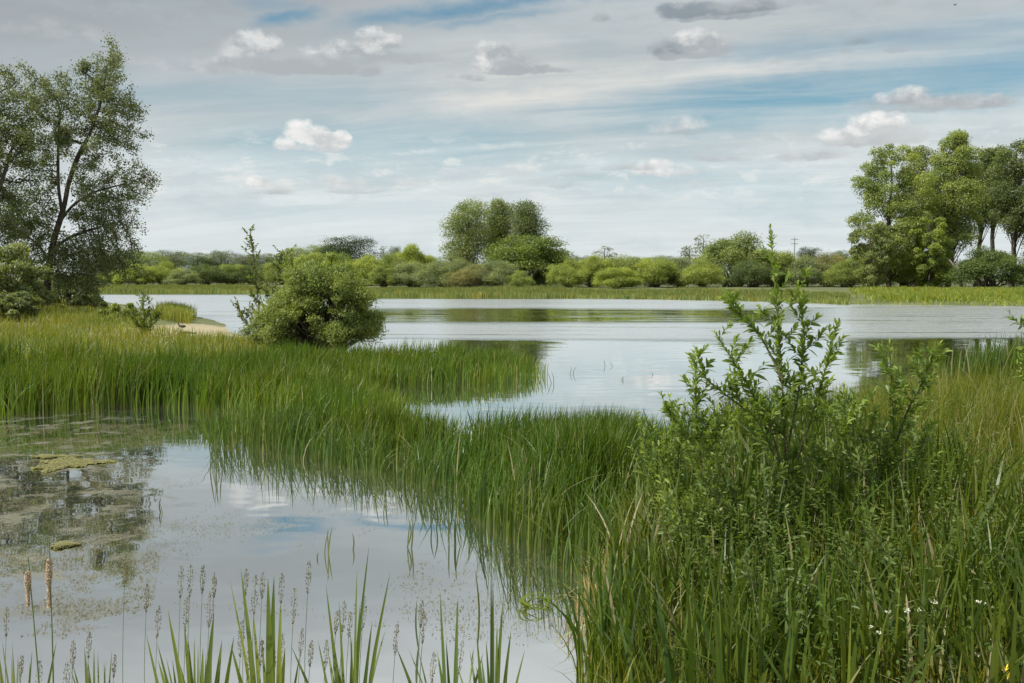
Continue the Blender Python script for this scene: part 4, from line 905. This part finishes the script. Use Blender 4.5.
FL = [('broad flag-leaf clump at the bottom edge, nearest the two fluffy bulrushes', 196, 4.0, [(146, 633, .028), (168, 610, .03), (184, 622, .03), (214, 612, .032), (222, 640, .03), (203, 648, .032), (234, 636, .024), (158, 660, .026), (176, 652, .03)], (0.075, 0.125, 0.018)),
      ('open flag-leaf clump with one tall pale-tipped leaf, centre left of the bottom edge', 268, 4.1, [(230, 580, .02), (241, 569, .024), (268, 578, .034), (274, 576, .03), (281, 600, .026), (285, 648, .03), (231, 645, .028), (253, 608, .02)], (0.085, 0.14, 0.018)),
      ('narrow-leaved reed clump just left of the bottom centre', 347, 4.2, [(326, 585, .018), (357, 569, .016), (369, 546, .015), (390, 573, .018), (360, 604, .02), (339, 600, .016), (372, 622, .02), (318, 640, .02), (386, 628, .02), (352, 640, .018), (331, 625, .018)], (0.07, 0.12, 0.018)),
      ('pair of curved reed leaves left of the thin reed stalk at the bottom centre', 452, 4.2, [(440, 591, .020), (458, 596, .020), (446, 640, .016), (437, 650, .016)], (0.07, 0.12, 0.018)),
      ('reed clump with a forked top at the right end of the bottom fringe', 494, 4.2, [(493, 582, .018), (491, 570, .012), (503, 600, .02), (511, 630, .022), (486, 640, .016), (497, 625, .018)], (0.07, 0.12, 0.018)),
      ('low dark reed clump at the bottom left corner', 12, 4.0, [(2, 640, .014), (18, 655, .014), (30, 662, .014), (14, 672, .016)], (0.07, 0.11, 0.03)),
      ('low reed tuft at the bottom edge between the tall seed stalk and the bulrushes', 92, 4.0, [(70, 668, .014), (86, 655, .012), (104, 662, .014), (112, 650, .012)], (0.07, 0.11, 0.03))]
rr_ = np.random.default_rng(77)
for lab, cx, D, tips, cc in FL:
    b = waterside(cx, D - .3); root = thing('flag_clump', lab, 'reed clump', tuple(b), group='leaf clumps along the bottom edge')
    m_n = 'leaf'
    tips = tips + [(cx + rr_.normal(0, 24), rr_.uniform(632, 668), rr_.uniform(.012, .022)) for _ in range(7)]
    for (tx, ty, wd) in tips:
        tp = at(tx, ty, D + rr_.uniform(-.1, .1)) - b; p0 = np.array([(tx - cx) * .0042 * .35 + rr_.normal(0, .01), rr_.normal(0, .04), -.05])
        bow = np.array([-(tx - cx) * rr_.uniform(.0004, .0014), 0, .04 + rr_.uniform(0, .05)]); V, Q = curved_blade(p0, tp, wd, bow, rr_)
        obj('leaf', make_mesh('leaf', V, Q, M_BLADE, np.full(len(V), rr_.uniform(.1, .8)), np.full(len(V), .8)), root, cc)
# single thin reed stalks
for (tx, ty, bx1, D, lab) in [(480, 560, 480, 4.25, None), (412, 598, 412, 4.2, None), (545, 568, 552, 4.8, None), (123, 556, 120, 4.0, None), (299, 604, 306, 4.2, None), (421, 645, 424, 4.2, None)]:
    pass
def seed_stem(px, top, D, n, hl, seedn, name='seeding_grass', lean=.02, mat=M_SEED, r=rr_):
    b = waterside(px - 6, D); tp = at(px, top, D) - b
    P_ = spline([np.zeros(3), tp * .5 + np.array([-lean, 0, .02]), tp], 10)
    root = thing(name, 'brownish seeding grass stem in the fringe along the bottom edge, before open water', 'grass stem', tuple(b), group='seeding grass stems along the bottom edge')
    obj('stem', make_mesh('stem', *pathtube(P_, .0022, .0010, 4), M_STEM), root)
    d = unit(P_[-1] - P_[-2]); s = r.uniform(0, 1, seedn) ** .9; a = r.uniform(0, 6.28, seedn); wd = hl * .085 * np.sin(np.pi * np.clip(.12 + s * .82, 0, 1))
    c = tp - d * (s * hl)[:, None] + np.stack([np.cos(a) * wd, np.sin(a) * wd, np.zeros(seedn)], 1)
    V, Q = leaves(c, .010, .0040, axis=np.tile([0, 0, 1.], (seedn, 1)) + np.stack([np.cos(a), np.sin(a), a * 0], 1) * .4, ab=3.0, r=r)
    obj('seed_head', make_mesh('seed_head', V, Q, mat), root)
for px, top in [(148, 583), (160, 606), (181, 566), (192, 564), (203, 565), (188, 597), (214, 573), (241, 620), (210, 592), (248, 569), (256, 575), (262, 572), (281, 572), (294, 588), (309, 561),
                (283, 633), (302, 628), (313, 640), (328, 640), (338, 610), (345, 600), (352, 612), (366, 596), (125, 556), (75, 640), (90, 632), (113, 655), (66, 662), (6, 606), (21, 655), (40, 660),
                (398, 624), (422, 600), (425, 612), (434, 652), (462, 640), (250, 650), (262, 640), (274, 652)]:
    seed_stem(px + rr_.normal(0, 1), top, rr_.uniform(3.9, 4.4), 0, rr_.uniform(.10, .165), 120)
# two fluffy bulrush heads
for px, top, cy0, cy1, lab in [(28, 556, 572, 592, 'fluffy pale bulrush head on a thin stalk, the left one of two'), (49, 538, 560, 588, 'fluffy pinkish bulrush head on a taller stalk, the right one of two')]:
    D = 4.0; b = waterside(px + (8 if px < 40 else -5), D); root = thing('bulrush', lab, 'bulrush', tuple(b), group='old bulrush heads')
    tp = at(px, top, D) - b; P_ = spline([np.zeros(3), tp * .5 + np.array([.008, 0, 0]), tp], 14)
    obj('stalk', make_mesh('stalk', *pathtube(P_, .0050, .0018, 6), M_STEM), root)
    a0 = at(px, cy0, D) - b; a1 = at(px, cy1, D) - b; n = 2600; s = rr_.uniform(0, 1, n); rad = .0105 * np.sin(np.pi * np.clip(.1 + .85 * s, 0, 1)) ** .5 * rr_.uniform(.4, 1.15, n)
    a = rr_.uniform(0, 6.28, n); cc_ = a0 + (a1 - a0) * s[:, None] + np.stack([np.cos(a) * rad, np.sin(a) * rad, rr_.normal(0, .003, n)], 1)
    V, Q = leaves(cc_, .010, .004, r=rr_)
    core = pathtube(spline([a0, (a0 + a1) / 2, a1], 8), np.array([.003, .007, .009, .0095, .009, .008, .005, .003]), 0, 8)
    obj('seed_head', make_mesh('seed_head', *join([(V, Q), core]), M_FLUFF), root)
    s2 = rr_.uniform(0, 1, 700); dn = (a1 - a0); cc_ = a1 + dn * s2[:, None] * .7 + rr_.normal(0, .0035, (700, 3)); V, Q = leaves(cc_, .008, .003, r=rr_)
    obj('loose_fluff', make_mesh('loose_fluff', V, Q, M_FLUFF), root)

# sparse reed stalks standing in open water
def stalks(px, base, top, n, lab, seed, D=None, color=(0.06, 0.09, 0.03), group='sparse reed stalks in open water', wd=.012):
    r = np.random.default_rng(seed); g = gp(px, base); D = g[1]; g[2] = -.03; parts, tn = [], []
    for k in range(n):
        o = np.array([r.normal(0, .05 * D / 10), r.normal(0, .05), 0]); tp = at(px + r.normal(0, 3), top + r.uniform(0, 8), D) - g
        V, Q = curved_blade(o, tp + o * .5, wd, np.array([r.normal(0, .02), 0, 0]), r, 7); parts.append((V, Q)); tn.append(np.full(len(V), r.uniform(0, .8)))
    V, Q = join(parts)
    tag(obj('reed_stalks', make_mesh('reed_stalks', V, Q, M_BLADE, np.concatenate(tn), np.full(len(V), .8)), color=color, loc=tuple(g)), lab, 'reed stalks', group)
for k, (px, base, top, n, lab) in enumerate([
    (550, 383, 367, 2, 'two thin bent stalks in open water right of the reed point'), (575, 374, 362, 2, 'pair of faint stalks in the lake, second from the reed point'),
    (605, 366, 355, 1, 'single faint stalk in the lake, farthest out'), (612, 366, 357, 1, 'short faint stalk just right of the farthest-out stalk'), (620, 380, 370, 2, 'small bent stalk pair nearest the middle reed bed tips in the lake'),
    (647, 375, 364, 1, 'lone short stalk in the lake left of the tall sapling'), (410, 548, 512, 3, 'few green stalks in the pond in front of the middle reed bed'),
    (328, 555, 522, 3, 'few thin dark stalks in open pond water left of centre'), (347, 548, 530, 1, 'single thin stalk in the pond beside the few dark stalks'), (318, 560, 548, 1, 'short stalk left of the few dark stalks in the pond'),
    (162, 512, 498, 2, 'tiny pair of stalks in the pond near the scum edge'), (435, 530, 495, 2, 'two stalks in the pond close before the reed bed'), (385, 500, 470, 3, 'stalks standing just off the front of the middle reed bed'),
    (455, 545, 505, 4, 'thin group of stalks at the front right of the pond reeds'), (545, 600, 566, 2, 'two tall thin stalks above the coiled leaf near the muddy edge'), (480, 640, 558, 1, 'one straight thin stalk rising from the pond at bottom centre'),
    (413, 650, 596, 1, 'straight thin stalk left of the bottom centre'), (215, 470, 432, 5, 'loose stalks at the left end of the middle reeds')]):
    stalks(px, base, top, n, lab, 500 + k)
# coiled floating leaf near the muddy edge
g = gp(536, 607); parts = []
for k in range(4):
    a = np.linspace(-.4 + k * .3, math.pi * 1.5 + k * .2, 18); P_ = np.stack([np.cos(a) * (.070 + .014 * k), np.sin(a) * (.10 + .01 * k), .012 + .03 * np.sin(a * 1.3 + k) ** 2 + .006 * k], 1)
    s = np.stack([np.cos(a), np.sin(a), a * 0], 1) * .008; n = 18; V = np.concatenate([P_ + s, P_ - s]); parts.append((V, np.array([[i, i + 1, n + i + 1, n + i] for i in range(n - 1)])))
V, Q = join(parts)
tag(obj('coiled_leaf', make_mesh('coiled_leaf', V, Q, M_BLADE, np.full(len(V), .8), np.full(len(V), .9)), color=(0.07, 0.12, 0.015), loc=(g[0], g[1], 0)), 'green coiled leaf floating near the muddy edge of the pond', 'floating leaf')

# ------------------------------------------------------------------ floating weed
def floating(name, label, cat, pl_, n, s0, s1, color, seed, dens, thr):
    r = np.random.default_rng(seed); lo, hi = pl_.min(0), pl_.max(0)
    x = r.uniform(lo[0], hi[0], n); y = r.uniform(lo[1], hi[1], n)
    d = .5 * vnoise(x, y, dens, seed) + .3 * vnoise(x, y, dens * .33, seed + 1) + .2 * vnoise(x, y, dens * .12, seed + 2)
    m = inside(pl_, x, y) & (height(x, y) < 0) & (d > thr + r.uniform(-.06, .06, n)); x, y = x[m], y[m]; n = len(x)
    a = r.uniform(0, 6.28, n); L = r.uniform(s0, s1, n); z = r.uniform(.002, .007, n)
    k = np.arange(5) * 2 * np.pi / 5
    rad = L[:, None] * r.uniform(.25, .6, (n, 5)); V = np.stack([x[:, None] + np.cos(k + a[:, None]) * rad, y[:, None] + np.sin(k + a[:, None]) * rad * 1.3, np.repeat(z[:, None], 5, 1)], -1).reshape(-1, 3)
    Q = np.arange(5 * n).reshape(-1, 5)
    tn = np.repeat(r.uniform(0, 1, n), 5)
    return tag(obj(name, make_mesh(name, V, Q, M_LEAF, tn), color=color), label, cat, kind='stuff')
floating('floating_weed', 'mottled grey-green weed floating on the shaded left side of the pond', 'water weed', poly([(-300, 640), (60, 640), (150, 620), (160, 560), (140, 500), (165, 440), (200, 424), (-300, 424)]), 330000, .004, .014, (0.12, 0.115, 0.085), 61, .30, .49)
floating('floating_weed', 'scattered specks of weed drifting on the bright middle of the pond', 'water weed', poly([(140, 600), (330, 620), (470, 640), (600, 660), (570, 575), (470, 530), (400, 475), (300, 460), (160, 430)]), 60000, .004, .013, (0.10, 0.105, 0.065), 62, .8, .55)
floating('floating_weed', 'pale rafts of weed near the muddy edge of the pond', 'water weed', poly([(400, 560), (600, 560), (600, 620), (560, 660), (430, 640)]), 2500, .005, .016, (0.12, 0.12, 0.08), 63, .5, .62)
def algae_mat(px, py, rx, ry, lab, seed):
    r = np.random.default_rng(seed); g = gp(px, py); n = 2600; a = r.uniform(0, 6.28, n); q = r.uniform(0, 1, n) ** .55 * (1 + .25 * np.sin(a * 7)) * (1 + .3 * np.sin(a * 3 + 1)) * r.uniform(.7, 1.1, n)
    ex = rx / F_PX * g[1]; e2 = gp(px, py - ry)[1] - g[1]
    c = np.stack([np.cos(a) * q * ex, np.sin(a) * q * e2, r.uniform(.004, .010, n)], 1)
    V, Q = leaves(c, .06, .045, nrm=np.tile([0, 0, 1.], (n, 1)), nb=9, r=r); V[:, 2] = np.clip(V[:, 2], .004, .016)
    tag(obj('algae_mat', make_mesh('algae_mat', V, Q, M_LEAF, np.repeat(r.uniform(.3, 1, n), 4)), color=(0.21, 0.22, 0.12), loc=(g[0], g[1], 0)), lab, 'algae mat', 'floating algae mats')
algae_mat(68, 464, 27, 5.5, 'pale yellow-green algae mat floating in the dark left part of the pond', 1)
algae_mat(64, 546, 9, 2.5, 'small pale weed mat below the large algae mat, above the bulrush heads', 2)
algae_mat(52, 457, 18, 1.2, 'thin pale weed streak just above the large algae mat', 3)

# ------------------------------------------------------------------ flowers
def flower_head(px, py, D, lab, seed, n=40, rad=.022):
    r = np.random.default_rng(seed); c = at(px, py, D); zb = gz(c[0], c[1]); root = thing('white_flower', lab, 'flower', (c[0], c[1], zb), group='white flower heads on the right bank'); h = c[2] - zb
    obj('stem', make_mesh('stem', *pathtube(spline([(0, 0, 0), (.01, 0, h * .5), (0, 0, h)], 6), .0025, .0015, 4), M_STEM), root)
    a = r.uniform(0, 6.28, n); q = r.uniform(0, 1, n) ** .5 * rad; cc_ = np.stack([np.cos(a) * q, np.sin(a) * q, h + r.uniform(0, rad * .7, n)], 1)
    obj('petals', make_mesh('petals', *leaves(cc_, .009, .008, nrm=np.tile([0, -.3, 1.], (n, 1)), nb=1.5, r=r), M_WHITE), root)
for k, (px, py, lab) in enumerate([(981, 604, 'brightest white flower head, far right of the bank'), (888, 613, 'white flower head left of the small cluster on the bank'), (907, 612, 'white flower head at the left of the small cluster'),
    (934, 603, 'cream flower head high in the small cluster'), (921, 611, 'small cream flower head in the middle of the cluster'), (870, 628, 'lower left cream flower head near the thicket foot'), (878, 634, 'lowest cream flower head near the thicket foot'),
    (941, 655, 'cream flower head near the bottom edge left of the yellow iris'), (978, 656, 'small cream flower head above the yellow iris'), (993, 640, 'faint cream flower head at the right under the brightest one')]):
    flower_head(px, py, 4.15 + .01 * k, lab, 700 + k, 34 if k == 0 else 18, .020 if k == 0 else .015)
D = 3.9; c = at(1007, 674, D); zb = gz(c[0], c[1]); root = thing('yellow_iris', 'yellow iris flower in the bottom right corner', 'iris', (c[0], c[1], zb)); h = c[2] - zb
obj('stem', make_mesh('stem', *pathtube(spline([(0, 0, 0), (.005, 0, h * .5), (0, 0, h)], 6), .005, .004, 6), M_STEM), root)
for k in range(6):
    a = k * math.pi / 3; up = k % 2; d = np.array([math.cos(a), math.sin(a), 0]); n = 7; T = np.linspace(0, 1, n); L = .030 if up else .042
    P_ = d * (T * L * (.5 if up else 1))[:, None] + np.stack([T * 0, T * 0, (T * .035 if up else .02 * np.sin(T * 2.6) - .022 * T ** 2)], 1) + [0, 0, h]
    s = np.cross(d, [0, 0, 1]) * .5 * (.012 if up else .026); wv = np.sin(np.pi * np.clip(T * .85 + .1, 0, 1))[:, None]
    V = np.concatenate([P_ + s * wv, P_ - s * wv]); obj('petal', make_mesh('petal', V, np.array([[i, i + 1, n + i + 1, n + i] for i in range(n - 1)]), M_YELLOW), root)
for sx_ in (-.05, .06):
    V, Q = curved_blade(np.array([sx_ * .3, .02, 0]), np.array([sx_, .03, h * .98]), .02, np.array([sx_ * .2, 0, 0]), rr_)
    obj('leaf', make_mesh('leaf', V, Q, M_BLADE, np.full(len(V), .5), np.full(len(V), .8)), root, (0.09, 0.15, 0.03))

# ------------------------------------------------------------------ birds and driftwood
def bird(px, py, D, lab, s, name='bird', fly=False):
    c = gp(px, py, .3) if not fly else at(px, py, D); z = gz(c[0], c[1]) if not fly else c[2]
    root = thing(name, lab, 'bird', (c[0], c[1], z), R(200))
    b_, f_ = ellipsoid_mesh(0, 0, 0, .17 * s, .085 * s, .085 * s); V = b_.copy(); V[:, 0] *= 1 + .35 * (V[:, 0] < 0); V[:, 2] += .10 * np.abs(V[:, 0]) * (V[:, 0] > 0) + (.22 * s if not fly else 0)
    nz = .22 * s if not fly else 0
    neck = pathtube(spline([(.12 * s, 0, nz + .02 * s), (.19 * s, 0, nz + .10 * s), (.20 * s, 0, nz + .19 * s)], 8), .045 * s, .030 * s, 8)
    hd = ellipsoid_mesh(.215 * s, 0, nz + .205 * s, .048 * s, .036 * s, .038 * s)
    obj('body', make_mesh('body', *join([(V, f_), neck, hd]), M_BIRD, smooth=True), root)
    obj('beak', make_mesh('beak', *pathtube([(.25 * s, 0, nz + .205 * s), (.28 * s, 0, nz + .20 * s), (.31 * s, 0, nz + .195 * s)], .012 * s, .003 * s, 6), M_BEAK), root)
    if fly:
        for sg in (-1, 1):
            V = np.array([[.08, 0, 0], [-.10, 0, 0], [-.10, .28 * sg, .10], [.10, .26 * sg, .11], [-.05, .52 * sg, .08], [.05, .50 * sg, .09]]) * s
            obj('wing', make_mesh('wing', V, [[0, 1, 2, 3], [3, 2, 4, 5]], M_BIRD), root)
    else:
        for sg in (-1, 1): obj('leg', make_mesh('leg', *pathtube([(0, .03 * s * sg, 0), (.01 * s, .03 * s * sg, .08 * s), (0, .03 * s * sg, .16 * s)], .008 * s, .009 * s, 5), M_BEAK), root)
bird(182, 327, 36, 'small dark water bird standing on the sandy point', .62)
bird(955, 5, 90, 'tiny dark bird flying high in the top right sky', .5, fly=True)
g = gp(191, 329.5, .3); z = gz(g[0], g[1])
tag(obj('driftwood', make_mesh('driftwood', *pathtube(spline([(-.28, 0, .03), (0, .03, .06), (.3, -.02, .02)], 10), .05, .025, 7), M_BARK, smooth=True), loc=(g[0] + .05, g[1] - .5, z)), 'short dark piece of driftwood lying on the sand beside the water bird', 'driftwood')
